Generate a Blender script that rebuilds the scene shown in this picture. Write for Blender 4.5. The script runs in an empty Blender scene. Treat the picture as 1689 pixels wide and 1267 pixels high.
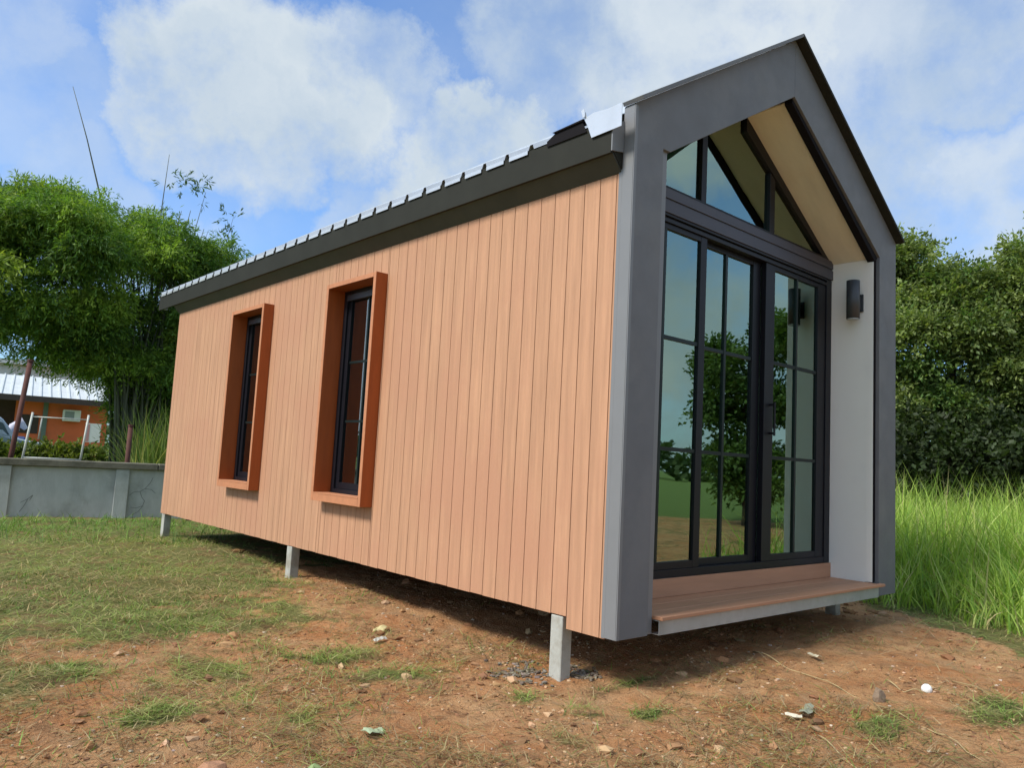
import bpy, bmesh, math
import numpy as np
from mathutils import Matrix, Vector
rng = np.random.default_rng(11)
sc = bpy.context.scene
col = sc.collection
# ------------------------------------------------------------------ camera
CAM = Vector((-3.0154, -2.5423, 0.8482))
Rv = Vector((0.74528615, -0.66468255, 0.05239901)); Uv = Vector((-0.10700922, -0.04167425, 0.99338426)); Fv = Vector((0.65810149, 0.74596271, 0.1021864))
cd = bpy.data.cameras.new('camera'); cam = bpy.data.objects.new('camera', cd); col.objects.link(cam)
cam.matrix_world = Matrix(((Rv.x, Uv.x, -Fv.x, CAM.x), (Rv.y, Uv.y, -Fv.y, CAM.y), (Rv.z, Uv.z, -Fv.z, CAM.z), (0, 0, 0, 1)))
cd.sensor_width = 36; cd.lens = 1268.8449 / 1689 * 36; cd.clip_start = .05; cd.clip_end = 2000
sc.camera = cam
# ------------------------------------------------------------------ sky and sun
SUN_EL, SUN_DIR = math.radians(46), Vector((-1.0, 0.10, 0)).normalized()
w = bpy.data.worlds.new('World'); sc.world = w; w.use_nodes = True
nt = w.node_tree; N = nt.nodes; Lk = nt.links
N.clear()
def nd(nt, t, **k):
    n = nt.nodes.new(t)
    for a, v in k.items(): setattr(n, a, v)
    return n
def setin(nt, s, v):
    if isinstance(v, bpy.types.NodeSocket): nt.links.new(v, s)
    else: s.default_value = v
def mth(nt, op, a, b=0.0, c=0.0, clamp=False):
    n = nd(nt, 'ShaderNodeMath', operation=op, use_clamp=clamp)
    setin(nt, n.inputs[0], a); setin(nt, n.inputs[1], b); setin(nt, n.inputs[2], c)
    return n.outputs[0]
def maprange(nt, v, a, b, c=0., d=1., kind='SMOOTHSTEP'):
    n = nd(nt, 'ShaderNodeMapRange', interpolation_type=kind)
    setin(nt, n.inputs['Value'], v); n.inputs['From Min'].default_value = a; n.inputs['From Max'].default_value = b
    n.inputs['To Min'].default_value = c; n.inputs['To Max'].default_value = d
    return n.outputs['Result']
def noise(nt, vec, scale, detail=4, rough=.55, out='Fac'):
    n = nd(nt, 'ShaderNodeTexNoise'); n.inputs['Scale'].default_value = scale
    n.inputs['Detail'].default_value = detail; n.inputs['Roughness'].default_value = rough
    if vec is not None: nt.links.new(vec, n.inputs['Vector'])
    return n.outputs[out]
def vmath(nt, op, a, b=(0, 0, 0)):
    n = nd(nt, 'ShaderNodeVectorMath', operation=op)
    setin(nt, n.inputs[0], a); setin(nt, n.inputs[1], b)
    return n
def mixc(nt, f, a, b, mode='MIX'):
    n = nd(nt, 'ShaderNodeMix', data_type='RGBA', blend_type=mode)
    setin(nt, n.inputs['Factor'], f)
    for s, v in ((n.inputs[6], a), (n.inputs[7], b)):
        if isinstance(v, bpy.types.NodeSocket): nt.links.new(v, s)
        else: s.default_value = (*v, 1) if len(v) == 3 else v
    return n.outputs[2]
sky = nd(nt, 'ShaderNodeTexSky', sky_type='NISHITA', sun_disc=False)
sky.sun_elevation = SUN_EL; sky.sun_rotation = math.atan2(SUN_DIR.x, SUN_DIR.y)
sky.air_density = 1.0; sky.dust_density = 1.2; sky.ozone_density = 1.0
tc = nd(nt, 'ShaderNodeTexCoord'); gv = vmath(nt, 'NORMALIZE', tc.outputs['Generated']).outputs[0]
nz = noise(nt, gv, 5.5, 9, .66, 'Color')
nzc = vmath(nt, 'SUBTRACT', nz, (.5, .5, .5)).outputs[0]
sc_ = nd(nt, 'ShaderNodeVectorMath', operation='SCALE'); Lk.new(nzc, sc_.inputs[0]); sc_.inputs['Scale'].default_value = .21
dv = vmath(nt, 'NORMALIZE', vmath(nt, 'ADD', gv, sc_.outputs[0]).outputs[0]).outputs[0]
BLOBS = [(0.258, 0.8806, 0.3974, 0.082, 1), (0.3134, 0.8505, 0.4225, 0.0906, 1), (0.3878, 0.818, 0.4247, 0.0931, 1), (0.3478, 0.8663, 0.3585, 0.0719, 0.9), (0.4398, 0.7721, 0.4587, 0.0719, 0.8), (0.2356, 0.9024, 0.3608, 0.0545, 0.8), (0.5366, 0.7501, 0.3865, 0.0675, 1.1), (0.5872, 0.716, 0.3775, 0.068, 1), (0.5258, 0.7812, 0.3366, 0.0759, 1), (0.4705, 0.8294, 0.3012, 0.0605, 0.6), (0.5849, 0.6356, 0.5039, 0.1005, 0.8), (0.6638, 0.5622, 0.4932, 0.1143, 0.9), (0.7363, 0.4473, 0.5078, 0.1029, 0.9), (0.8067, 0.3426, 0.4815, 0.112, 0.8), (0.848, 0.2555, 0.4643, 0.0753, 0.8), (0.9187, 0.2787, 0.2798, 0.1193, 0.8), (0.8545, 0.3624, 0.3722, 0.0755, 0.8), (0.6068, 0.6545, 0.451, 0.0589, 0.7), (0.1313, 0.9333, 0.3342, 0.0772, 0.4), (0.0886, 0.9112, 0.4023, 0.0614, 0.5), (0.1658, 0.9527, 0.2548, 0.08, 0.5), (0.2683, 0.9492, 0.1642, 0.1066, 0.5)]
dens = None
for x, y, z, r, wt in BLOBS:
    dt = vmath(nt, 'DOT_PRODUCT', dv, (x, y, z)).outputs['Value']
    m = maprange(nt, dt, math.cos(r * 1.32), math.cos(r * .68), 0, wt)
    dens = m if dens is None else mth(nt, 'MAXIMUM', dens, m)
# the rest of the dome: broken cloud of the same kind
viewc = vmath(nt, 'DOT_PRODUCT', gv, tuple(Fv)).outputs['Value']
rest = maprange(nt, viewc, .70, .86, 1, 0)
gl = maprange(nt, noise(nt, gv, 2.6, 7, .6), .33, .53, 0, .95)
dens = mth(nt, 'MAXIMUM', dens, mth(nt, 'MULTIPLY', gl, rest))
fine = noise(nt, gv, 9, 8, .62)
dens = mth(nt, 'MULTIPLY', dens, maprange(nt, fine, .30, .60, .55, 1.04))
veil = maprange(nt, noise(nt, gv, 3.5, 5, .6), .3, .75, .03, .30)
dens = mth(nt, 'MAXIMUM', dens, veil, clamp=False)
dens = mth(nt, 'MINIMUM', dens, 1.0)
shade = maprange(nt, noise(nt, dv, 4.5, 5, .55), .30, .72, 0, 1)
CL = 1.0
ccol = mixc(nt, shade, (2.9 * CL, 3.55 * CL, 4.3 * CL), (4.3 * CL, 4.7 * CL, 4.95 * CL))
skyc = mixc(nt, 1.0, sky.outputs[0], (.70, 1.02, 1.40), 'MULTIPLY')
mixed = mixc(nt, dens, skyc, ccol)
bg = nd(nt, 'ShaderNodeBackground'); Lk.new(mixed, bg.inputs['Color']); bg.inputs['Strength'].default_value = .10
wo = nd(nt, 'ShaderNodeOutputWorld'); Lk.new(bg.outputs[0], wo.inputs[0])
sl = bpy.data.lights.new('sun', 'SUN'); sl.energy = 2.6; sl.angle = math.radians(13); sl.color = (1, .94, .85)
so = bpy.data.objects.new('sun', sl); col.objects.link(so)
sd = Vector((SUN_DIR.x * math.cos(SUN_EL), SUN_DIR.y * math.cos(SUN_EL), math.sin(SUN_EL)))
so.rotation_euler = sd.to_track_quat('Z', 'Y').to_euler(); so.location = (-8, 0, 12)
sc.view_settings.view_transform = 'Standard'; sc.view_settings.look = 'None'
sc.view_settings.exposure = 0.80; sc.view_settings.gamma = 1; sc.view_settings.use_curve_mapping = False
sc.cycles.max_bounces = 8; sc.cycles.transparent_max_bounces = 12

# ------------------------------------------------------------------ helpers
def tag(o, label=None, cat=None, group=None, kind=None):
    if label: o['label'] = label
    if cat: o['category'] = cat
    if group: o['group'] = group
    if kind: o['kind'] = kind
    return o
def thing(name, loc, label, cat, group=None):
    o = bpy.data.objects.new(name, None); col.objects.link(o); o.location = loc; o.empty_display_size = .1
    return tag(o, label, cat, group)
def link(name, me, parent=None, loc=None, label=None):
    o = bpy.data.objects.new(name, me); col.objects.link(o)
    if parent: o.parent = parent
    if loc: o.location = loc
    if label: o['label'] = label
    return o
class MB:
    def __init__(s): s.v = []; s.f = []; s.mi = []
    def add(s, vs, fs, mi=0):
        b = len(s.v); s.v += [tuple(v) for v in vs]
        for f in fs: s.f.append(tuple(i + b for i in f)); s.mi.append(mi)
    def box(s, x0, x1, y0, y1, z0, z1, mi=0):
        vs = [(x, y, z) for z in (z0, z1) for y in (y0, y1) for x in (x0, x1)]
        s.add(vs, [(0, 2, 3, 1), (4, 5, 7, 6), (0, 1, 5, 4), (2, 6, 7, 3), (0, 4, 6, 2), (1, 3, 7, 5)], mi); return s
    def prism(s, poly, a, b, axis='y', mi=0):
        n = len(poly); vs = []
        for t in (a, b):
            for p, q in poly:
                vs.append({'y': (p, t, q), 'x': (t, p, q), 'z': (p, q, t)}[axis])
        fs = [tuple(range(n)), tuple(range(2 * n - 1, n - 1, -1))] + [(i, i + n, (i + 1) % n + n, (i + 1) % n) for i in range(n)]
        s.add(vs, fs, mi); return s
    def tube(s, pts, rad, k=8, mi=0, cap=True):
        pts = [Vector(p) for p in pts]; rs = rad if hasattr(rad, '__len__') else [rad] * len(pts)
        vs = []; n = len(pts)
        for i, p in enumerate(pts):
            t = (pts[min(i + 1, n - 1)] - pts[max(i - 1, 0)]).normalized()
            a = t.cross(Vector((.13, .31, 1)) if abs(t.z) < .9 else Vector((1, .1, 0))).normalized(); b = t.cross(a)
            for j in range(k):
                q = 2 * math.pi * j / k; vs.append(p + (a * math.cos(q) + b * math.sin(q)) * rs[i])
        fs = [(i * k + j, i * k + (j + 1) % k, (i + 1) * k + (j + 1) % k, (i + 1) * k + j) for i in range(n - 1) for j in range(k)]
        if cap: fs += [tuple(range(k - 1, -1, -1)), tuple(range((n - 1) * k, n * k))]
        s.add(vs, fs, mi); return s
    def mesh(s, name, mats, bevel=0, smooth=False):
        me = bpy.data.meshes.new(name); me.from_pydata(s.v, [], s.f); 
        for m in (mats if isinstance(mats, (list, tuple)) else [mats]): me.materials.append(m)
        me.polygons.foreach_set('material_index', s.mi)
        bm = bmesh.new(); bm.from_mesh(me); bmesh.ops.recalc_face_normals(bm, faces=bm.faces)
        if bevel:
            bmesh.ops.bevel(bm, geom=bm.edges[:], offset=bevel, segments=1, affect='EDGES', clamp_overlap=True)
        bm.to_mesh(me); bm.free()
        me.polygons.foreach_set('use_smooth', [bool(smooth)] * len(me.polygons))
        me.update(); return me
    def obj(s, name, mats, parent=None, bevel=0, smooth=False, label=None):
        return link(name, s.mesh(name, mats, bevel, smooth), parent, label=label)

def mat(name, base, rough=.6, metal=0., spec=.5, var=.0, vscale=8, bump=0., bscale=40, stretch=None, rand=0., dark=None, dscale=3., dlo=.5, dhi=.7, rvar=0.):
    """procedural material: base colour with noise variation, optional grain stretch, stains and per-object variation"""
    m = bpy.data.materials.new(name); m.use_nodes = True; t = m.node_tree; t.nodes.clear()
    b = nd(t, 'ShaderNodeBsdfPrincipled'); o = nd(t, 'ShaderNodeOutputMaterial'); t.links.new(b.outputs[0], o.inputs[0])
    b.inputs['Roughness'].default_value = rough; b.inputs['Metallic'].default_value = metal; b.inputs['Specular IOR Level'].default_value = spec
    g = nd(t, 'ShaderNodeNewGeometry').outputs['Position']
    vec = g
    if stretch: vec = vmath(t, 'MULTIPLY', g, stretch).outputs[0]
    c = None
    n1 = noise(t, vec, vscale, 5, .6)
    k = maprange(t, n1, .25, .75, 1 - var, 1 + var, 'LINEAR')
    if rand:
        oi = nd(t, 'ShaderNodeObjectInfo'); k = mth(t, 'MULTIPLY', k, maprange(t, oi.outputs['Random'], 0, 1, 1 - rand, 1 + rand, 'LINEAR'))
    cm = nd(t, 'ShaderNodeCombineColor'); 
    for i in range(3): t.links.new(k, cm.inputs[i])
    c = mixc(t, 1., base, cm.outputs[0], 'MULTIPLY')
    if dark:
        dn = noise(t, g, dscale, 6, .65)
        c = mixc(t, maprange(t, dn, dlo, dhi, 0, .85), c, dark)
    t.links.new(c, b.inputs['Base Color'])
    if bump:
        bp = nd(t, 'ShaderNodeBump'); bp.inputs['Strength'].default_value = bump; bp.inputs['Distance'].default_value = .01
        t.links.new(noise(t, vec, bscale, 6, .65), bp.inputs['Height']); t.links.new(bp.outputs[0], b.inputs['Normal'])
    if rvar:
        t.links.new(maprange(t, noise(t, g, 6, 5), .3, .7, rough - rvar, rough + rvar), b.inputs['Roughness'])
    return m

M = {}
M['board'] = mat('fibre_cement_board', (.48, .266, .158), .62, var=.2, vscale=26, bump=.5, bscale=70, stretch=(1, 1, .05), rand=.02, spec=.3, dark=(.47, .245, .15), dscale=1.1, dlo=.42, dhi=.66)
M['backing'] = mat('board_backing', (.16, .08, .05), .8)
M['surround'] = mat('rust_brown_timber', (.33, .076, .014), .5, var=.14, vscale=18, stretch=(1, 1, .15), bump=.15, spec=.4)
M['raw_edge'] = mat('cut_timber_edge', (.48, .20, .095), .6, var=.12, vscale=25, bump=.1)
M['frame_grey'] = mat('painted_grey_panel', (.150, .157, .168), .55, var=.09, vscale=5, bump=.12, bscale=220, spec=.35, dark=(.175, .180, .186), dscale=1.6, dlo=.45, dhi=.6, rvar=.06)
M['frame_light'] = mat('grey_metal_trim', (.19, .197, .205), .42, var=.04, vscale=5, spec=.5)
M['black'] = mat('black_aluminium', (.008, .008, .012), .42, var=.1, vscale=9, spec=.28)
M['dark_alu'] = mat('dark_grey_aluminium', (.050, .048, .064), .42, var=.08, vscale=4, stretch=(1, 1, 8), spec=.5)
M['muntin'] = mat('green_black_muntin', (.007, .015, .014), .4, spec=.3)
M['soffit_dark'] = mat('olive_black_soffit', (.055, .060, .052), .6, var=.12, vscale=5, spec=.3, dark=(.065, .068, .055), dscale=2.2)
M['ply'] = mat('plywood', (.73, .69, .56), .6, var=.10, vscale=9, stretch=(.25, 1, .25), bump=.05, dark=(.70, .63, .48), dscale=2.)
M['white_wall'] = mat('white_board', (.89, .88, .83), .65, var=.02, vscale=4, bump=.05, bscale=90, dark=(.84, .83, .79), dscale=2)
M['galv'] = mat('galvanised_steel', (.40, .44, .45), .42, metal=.35, var=.12, vscale=20, dark=(.30, .33, .33), dscale=5)
M['roofmetal'] = mat('bare_metal_sheet', (.62, .65, .68), .35, metal=.5, var=.08, vscale=6)
M['deck'] = mat('pink_brown_deck_board', (.46, .235, .135), .6, var=.12, vscale=16, stretch=(.1, 1, 1), bump=.15, rand=.04)
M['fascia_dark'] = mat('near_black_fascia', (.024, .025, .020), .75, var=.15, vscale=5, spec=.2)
M['near_black'] = mat('matt_near_black', (.010, .009, .011), .9, spec=.15)
M['darkbeam'] = mat('near_black_steel', (.03, .028, .025), .8, var=.2)  # floor beams coloured near-black so they do not show below the boards
M['concrete'] = mat('cast_concrete_post', (.40, .41, .37), .85, var=.10, vscale=15, bump=.3, bscale=60, dark=(.27, .25, .20), dscale=6, dlo=.45, dhi=.65)
M['floorwood'] = mat('interior_floor', (.30, .22, .15), .4, var=.1)
M['inner'] = mat('interior_white', (.80, .82, .78), .7, var=.02)
M['ceil'] = mat('interior_ceiling', (.6, .62, .58), .7, var=.02)
M['lampbody'] = mat('dark_grey_lamp_paint', (.045, .050, .058), .45, var=.06, vscale=40, bump=.05, bscale=300)

def glass_mat(name, tint, refl, refl_tint):
    m = bpy.data.materials.new(name); m.use_nodes = True; t = m.node_tree; t.nodes.clear()
    tr = nd(t, 'ShaderNodeBsdfTransparent'); tr.inputs[0].default_value = (*tint, 1)
    gl = nd(t, 'ShaderNodeBsdfGlossy'); gl.inputs['Roughness'].default_value = .012; gl.inputs['Color'].default_value = (*refl_tint, 1)
    g = nd(t, 'ShaderNodeNewGeometry').outputs['Position']
    bp = nd(t, 'ShaderNodeBump'); bp.inputs['Strength'].default_value = .10; bp.inputs['Distance'].default_value = .02
    t.links.new(noise(t, g, 1.6, 2, .4), bp.inputs['Height']); t.links.new(bp.outputs[0], gl.inputs['Normal'])
    fr = nd(t, 'ShaderNodeFresnel'); fr.inputs[0].default_value = 1.5
    fac = maprange(t, fr.outputs[0], 0.04, 1.0, refl, 1.0, 'LINEAR')
    mx = nd(t, 'ShaderNodeMixShader'); t.links.new(fac, mx.inputs[0]); t.links.new(tr.outputs[0], mx.inputs[1]); t.links.new(gl.outputs[0], mx.inputs[2])
    o = nd(t, 'ShaderNodeOutputMaterial'); t.links.new(mx.outputs[0], o.inputs[0]); return m
M['glass'] = glass_mat('green_tinted_glass', (.48, .80, .68), .35, (.68, .90, .76))
M['glass2'] = glass_mat('dark_window_glass', (.26, .36, .34), .32, (.85, .92, .95))

def foliage_mat(name, trans=.35, rough=.55, spec=.35):
    m = bpy.data.materials.new(name); m.use_nodes = True; t = m.node_tree; t.nodes.clear()
    at = nd(t, 'ShaderNodeAttribute'); at.attribute_name = 'Col'
    b = nd(t, 'ShaderNodeBsdfPrincipled'); b.inputs['Roughness'].default_value = rough; b.inputs['Specular IOR Level'].default_value = spec
    t.links.new(at.outputs['Color'], b.inputs['Base Color'])
    tl = nd(t, 'ShaderNodeBsdfTranslucent'); c = mixc(t, 1., at.outputs['Color'], (1.25, 1.35, .6), 'MULTIPLY'); t.links.new(c, tl.inputs[0])
    mx = nd(t, 'ShaderNodeMixShader'); mx.inputs[0].default_value = trans
    t.links.new(b.outputs[0], mx.inputs[1]); t.links.new(tl.outputs[0], mx.inputs[2])
    o = nd(t, 'ShaderNodeOutputMaterial'); t.links.new(mx.outputs[0], o.inputs[0]); return m
M['leaf'] = foliage_mat('leaf', .4); M['blade'] = foliage_mat('grass_blade', .3, .6, .25)
M['bark'] = mat('bark', (.07, .055, .04), .9, var=.3, vscale=10, bump=.6, bscale=25)
M['culm'] = mat('bamboo_culm', (.06, .07, .035), .6, var=.25, vscale=6)

def mesh_np(name, V, F, C, material, k):
    """V (n,3), F (m,k) faces, C (n,3) colours -> mesh"""
    me = bpy.data.meshes.new(name); me.vertices.add(len(V)); me.vertices.foreach_set('co', V.astype(np.float32).ravel())
    me.loops.add(F.size); me.loops.foreach_set('vertex_index', F.astype(np.int32).ravel())
    me.polygons.add(len(F)); me.polygons.foreach_set('loop_start', np.arange(0, F.size, k, dtype=np.int32))
    me.update(calc_edges=True)
    if C is not None:
        a = me.color_attributes.new('Col', 'FLOAT_COLOR', 'POINT')
        a.data.foreach_set('color', np.concatenate([C, np.ones((len(C), 1))], 1).astype(np.float32).ravel())
    me.polygons.foreach_set('use_smooth', [False] * len(F)); me.materials.append(material); return me

def hash2(i, j, seed):
    h = (i.astype(np.int64) * 374761393 + j.astype(np.int64) * 668265263 + seed * 1442695041) & 0xffffffff
    h = ((h ^ (h >> 13)) * 1274126177) & 0xffffffff
    h = (h ^ (h >> 16)) & 0xffffffff
    return h / 4294967295.0
def vn(x, y, s, seed=0):
    x = np.asarray(x, float) / s; y = np.asarray(y, float) / s
    i = np.floor(x); j = np.floor(y); u = x - i; v = y - j; u = u * u * (3 - 2 * u); v = v * v * (3 - 2 * v)
    i = i.astype(np.int64); j = j.astype(np.int64)
    a = hash2(i, j, seed); b = hash2(i + 1, j, seed); c = hash2(i, j + 1, seed); d = hash2(i + 1, j + 1, seed)
    return (a * (1 - u) + b * u) * (1 - v) + (c * (1 - u) + d * u) * v - .5
def ss(a, b, x):
    t = np.clip((x - a) / (b - a), 0, 1); return t * t * (3 - 2 * t)

# ------------------------------------------------------------------ ground
def H(x, y):
    x = np.asarray(x, float); y = np.asarray(y, float)
    r = np.hypot(x - 1.5, y - 2.5)
    near = 1 - ss(9, 14, r)
    h = -.20 - .055 * np.exp(-(((x - .0) / 1.2) ** 2 + ((y - .3) / 1.4) ** 2))
    h -= .16 * ss(.0, 3.0, -(x * .6 + y * .8) + .2)
    h += .05 * ss(3.0, 5.0, x) * 0
    bare = 1 - .35 * veg(x, y)
    h = h + near * (.050 * vn(x, y, 1.3, 1) + .030 * vn(x, y, .45, 2) * bare + .022 * vn(x + y * .3, y, .17, 3) * bare + .016 * vn(x, y, .075, 4) * bare)
    # ruts in the bare soil
    h += near * bare * .018 * -np.abs(vn(x * 1.0 + y * .8, y * .35, .3, 9))
    return h
def veg(x, y):
    n = vn(x, y, .9, 21) * 1.0 + vn(x, y, .3, 22) * .7 + vn(x, y, .12, 23) * .35
    b = 1.35 + 3.2 * ss(-1.1, .4, x)
    s1 = ss(-1.5, 1.6, y - b + n * 2.6 - .1)
    s2 = ss(-.35, .3, np.where(y < .3, x - y - 3.75 - 16 * ss(-1.0, -2.3, y), x - 3.75 - .15 * y) + n * .7)
    far = np.maximum.reduce([ss(1.8, 3.2, -y) * np.clip(.42 + .5 * n, 0, .8), ss(8, 9.5, y), ss(10, 14, -y), ss(5, 7, -x)])
    pat = np.zeros_like(n)
    for px, py, rx, ry in ((-.73, .78, .42, .15), (-1.25, .42, .32, .16), (.02, -.21, .16, .09), (-.25, -.05, .12, .08), (-1.9, .75, .2, .14), (.3, .1, .3, .1), (-.9, 1.25, .4, .2), (-1.5, -.1, .2, .12), (1.3, -1.3, .35, .15), (.6, -1.0, .25, .12), (-.6, -.25, .2, .1), (-.45, .25, .2, .1)):
        pat = np.maximum(pat, .95 * np.exp(-(((x - px) / rx) ** 2 + ((y - py) / ry) ** 2) ** 1.5))
    pat = pat * ss(-.25, .15, n + .15)
    return np.maximum.reduce([s1, s2, far, pat])
def axis(lo, hi, step, far, grow=1.16):
    a = list(np.arange(lo, hi + 1e-6, step)); s = step
    out = list(a); v = hi
    while v < far: s *= grow; v += s; out.append(v)
    s = step; v = lo; pre = []
    while v > -far: s *= grow; v -= s; pre.append(v)
    return np.array(pre[::-1] + out)
gx = axis(-4.2, 5.2, .025, 900); gy = axis(-3.0, 7.0, .03, 900)
X, Y = np.meshgrid(gx, gy); Z = H(X, Y)
nx, ny = len(gx), len(gy)
I = np.arange(nx * ny).reshape(ny, nx)
F = np.stack([I[:-1, :-1], I[:-1, 1:], I[1:, 1:], I[1:, :-1]], -1).reshape(-1, 4)
V = np.stack([X, Y, Z], -1).reshape(-1, 3)
vg = veg(X, Y).reshape(-1)
C = np.stack([vg, vg, vg], -1)
gm = bpy.data.materials.new('soil_and_turf'); gm.use_nodes = True; t = gm.node_tree; t.nodes.clear()
b = nd(t, 'ShaderNodeBsdfPrincipled'); o = nd(t, 'ShaderNodeOutputMaterial'); t.links.new(b.outputs[0], o.inputs[0])
b.inputs['Roughness'].default_value = .95; b.inputs['Specular IOR Level'].default_value = .12
P = nd(t, 'ShaderNodeNewGeometry').outputs['Position']
vat = nd(t, 'ShaderNodeAttribute'); vat.attribute_name = 'Col'; vf = vat.outputs['Fac']
n1 = noise(t, P, 1.7, 8, .68); n2 = noise(t, P, 9, 8, .7); n3 = noise(t, P, 45, 6, .7); n4 = noise(t, P, 4.2, 7, .7)
soil = mixc(t, maprange(t, n1, .32, .68), (.47, .205, .082), (.57, .335, .165))
soil = mixc(t, maprange(t, n4, .46, .66, 0, .8), soil, (.39, .225, .115))
soil = mixc(t, maprange(t, n2, .52, .70, 0, .85), soil, (.22, .105, .05))
soil = mixc(t, maprange(t, n2, .50, .28, 0, .55), soil, (.52, .36, .21))
soil = mixc(t, maprange(t, n3, .54, .70, 0, .8), soil, (.15, .08, .042))
n5 = noise(t, P, 130, 5, .7)
soil = mixc(t, maprange(t, n5, .55, .70, 0, .6), soil, (.60, .45, .28))
soil = mixc(t, maprange(t, n3, .42, .25, 0, .5), soil, (.55, .42, .27))
turf = mixc(t, maprange(t, n2, .3, .7), (.13, .15, .045), (.24, .23, .09))
turf = mixc(t, maprange(t, n4, .48, .62, 0, .85), turf, (.26, .16, .08))
turf = mixc(t, maprange(t, n3, .5, .75, 0, .6), turf, (.07, .08, .03))
dist = vmath(t, 'LENGTH', P).outputs['Value']
turf = mixc(t, maprange(t, dist, 9, 16), turf, mixc(t, n2, (.10, .16, .045), (.20, .26, .08)))
vn_ = mth(t, 'ADD', vf, mth(t, 'ADD', mth(t, 'MULTIPLY', mth(t, 'SUBTRACT', n2, .5), 1.3), mth(t, 'MULTIPLY', mth(t, 'SUBTRACT', n4, .5), 1.2)))
gc = mixc(t, maprange(t, vn_, .35, .75), soil, turf)
t.links.new(gc, b.inputs['Base Color'])
bp = nd(t, 'ShaderNodeBump'); bp.inputs['Strength'].default_value = 1.0; bp.inputs['Distance'].default_value = .045
hh = mth(t, 'ADD', mth(t, 'MULTIPLY', n2, 1.0), mth(t, 'MULTIPLY', noise(t, P, 70, 8, .75), .45))
t.links.new(hh, bp.inputs['Height']); t.links.new(bp.outputs[0], b.inputs['Normal'])
ground = link('ground', mesh_np('ground', V, F, C, gm, 4)); tag(ground, 'orange brown bare soil turning to cut grass on the left and right', kind='structure')
ground.data.polygons.foreach_set('use_smooth', [True] * len(F))

# ------------------------------------------------------------------ the cabin
W, L, He, Ha = 3.3, 6.95, 2.785, 3.83
house = thing('tiny_house', (0, 0, 0), 'small gabled cabin with salmon wooden board walls and a grey front frame on short posts', 'house')
ZB, ZT = .055, 2.426
wins = [(2.345, 3.10, .475, 2.21), (4.305, 5.065, .475, 2.21)]
wb = MB()
ys = [.08] + [v for a, b_, c_, d_ in wins for v in (a, b_)] + [L - .02]
for i in range(len(ys) - 1):
    if i % 2 == 0: wb.box(.014, .085, ys[i], ys[i + 1], ZB + .005, 2.62)
    else:
        wb.box(.014, .085, ys[i], ys[i + 1], ZB + .005, .475); wb.box(.014, .085, ys[i], ys[i + 1], 2.21, 2.62)
wb.obj('wall', [M['backing']], house)
wb = MB().box(W - .085, W - .014, .08, 2.3, ZB + .005, 2.62).box(W - .085, W - .014, 3.1, L - .02, ZB + .005, 2.62).box(W - .085, W - .014, 2.3, 3.1, ZB, .9).box(W - .085, W - .014, 2.3, 3.1, 2.2, 2.62)
wb.obj('wall', [M['inner']], house)
rear = MB().prism([(.086, ZB + .006), (W - .086, ZB + .006), (W - .086, 2.61), (W / 2, 3.6), (.086, 2.61)], L - .1, L - .02, 'y')
rear.obj('wall', [M['inner']], house)
MB().box(.0855, W - .0855, .385, L - .101, ZB + .01, .145).obj('floor', [M['floorwood']], house)
MB().box(.0865, .0895, .43, 2.345, .146, 2.6).box(.0865, .0895, 3.1, 4.305, .146, 2.6).box(.0865, .0895, 5.065, L - .11, .146, 2.6).obj('wall_lining', [M['inner']], house)
# boards, each its own piece
pitch = .1165; edges = [.078] + [.114 + pitch * k for k in range(59)]
edges = [e for e in edges if e < L - .03] + [L]
cache = {}
def board(y0, y1, z0, z1):
    key = (round(y1 - y0, 4), round(z0, 3), round(z1, 3))
    if key not in cache:
        cache[key] = MB().box(0, .0135, .0022, key[0] - .0022, z0, z1).mesh('board', [M['board']], bevel=.0012)
    link('board', cache[key], house, (0, y0, 0))
for i in range(len(edges) - 1):
    y0, y1 = edges[i], edges[i + 1]
    zb = -.006 if y1 < .40 else ZB + (.0 if i % 3 else .002)
    segs = [(y0, y1, zb, ZT)]
    for a, b_, c_, d_ in wins:
        new = []
        for s0, s1, q0, q1 in segs:
            if s1 <= a or s0 >= b_ or q1 < 1 or q0 > 1: new.append((s0, s1, q0, q1)); continue
            if s0 < a - .012: new.append((s0, a, q0, q1))
            if s1 > b_ + .012: new.append((b_, s1, q0, q1))
            m0, m1 = max(s0, a) if s0 < a - .012 else s0, min(s1, b_) if s1 > b_ + .012 else s1
            new += [(m0, m1, q0, c_ + .002), (m0, m1, d_ - .002, q1)]
        segs = new
    for s in segs: board(*s)
# corner strip against the grey frame and the rear corner
MB().box(.002, .012, L + .001, L + .012, ZB, ZT).obj('corner_trim', [M['board']], house)

# gable frame panels
def lerp(a, b, t): return a + (b - a) * t
TL, TR = .245, .30            # width of the front panels of the two posts
iz = lambda x: 2.606 + (x - .305) * (3.425 - 2.606) / (1.65 - .305)
izr = lambda x: iz(W - x)
FD = .075
MB().prism([(0, 0), (TL, 0), (TL, iz(.305)), (.306, iz(.306)), (1.6497, 3.425), (1.6497, Ha), (0, He)], 0, FD, 'y').obj('gable_panel', [M['frame_grey']], house, bevel=.002)
MB().prism([(W, 0), (W, He), (1.6503, Ha), (1.6503, 3.425), (W - TR, iz(.305) - .003), (W - TR, 0)], 0, FD, 'y').obj('gable_panel', [M['frame_grey']], house, bevel=.002)
# recessed inner strip of the left post, near-black strips on the right side and right rake
MB().box(TL + .002, .305, .020, FD, 0.0, iz(.305) + .02).obj('post_strip', [M['frame_light']], house, bevel=.002)
MB().box(2.952, 2.999, .028, FD - .002, .10, 2.585).obj('post_strip', [M['near_black']], house)
MB().prism([(2.99, iz(.31) - .012), (1.65, 3.418), (1.65, 3.385), (2.952, 2.56)], .016, FD - .003, 'y').obj('rake_strip', [M['near_black']], house)
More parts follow.
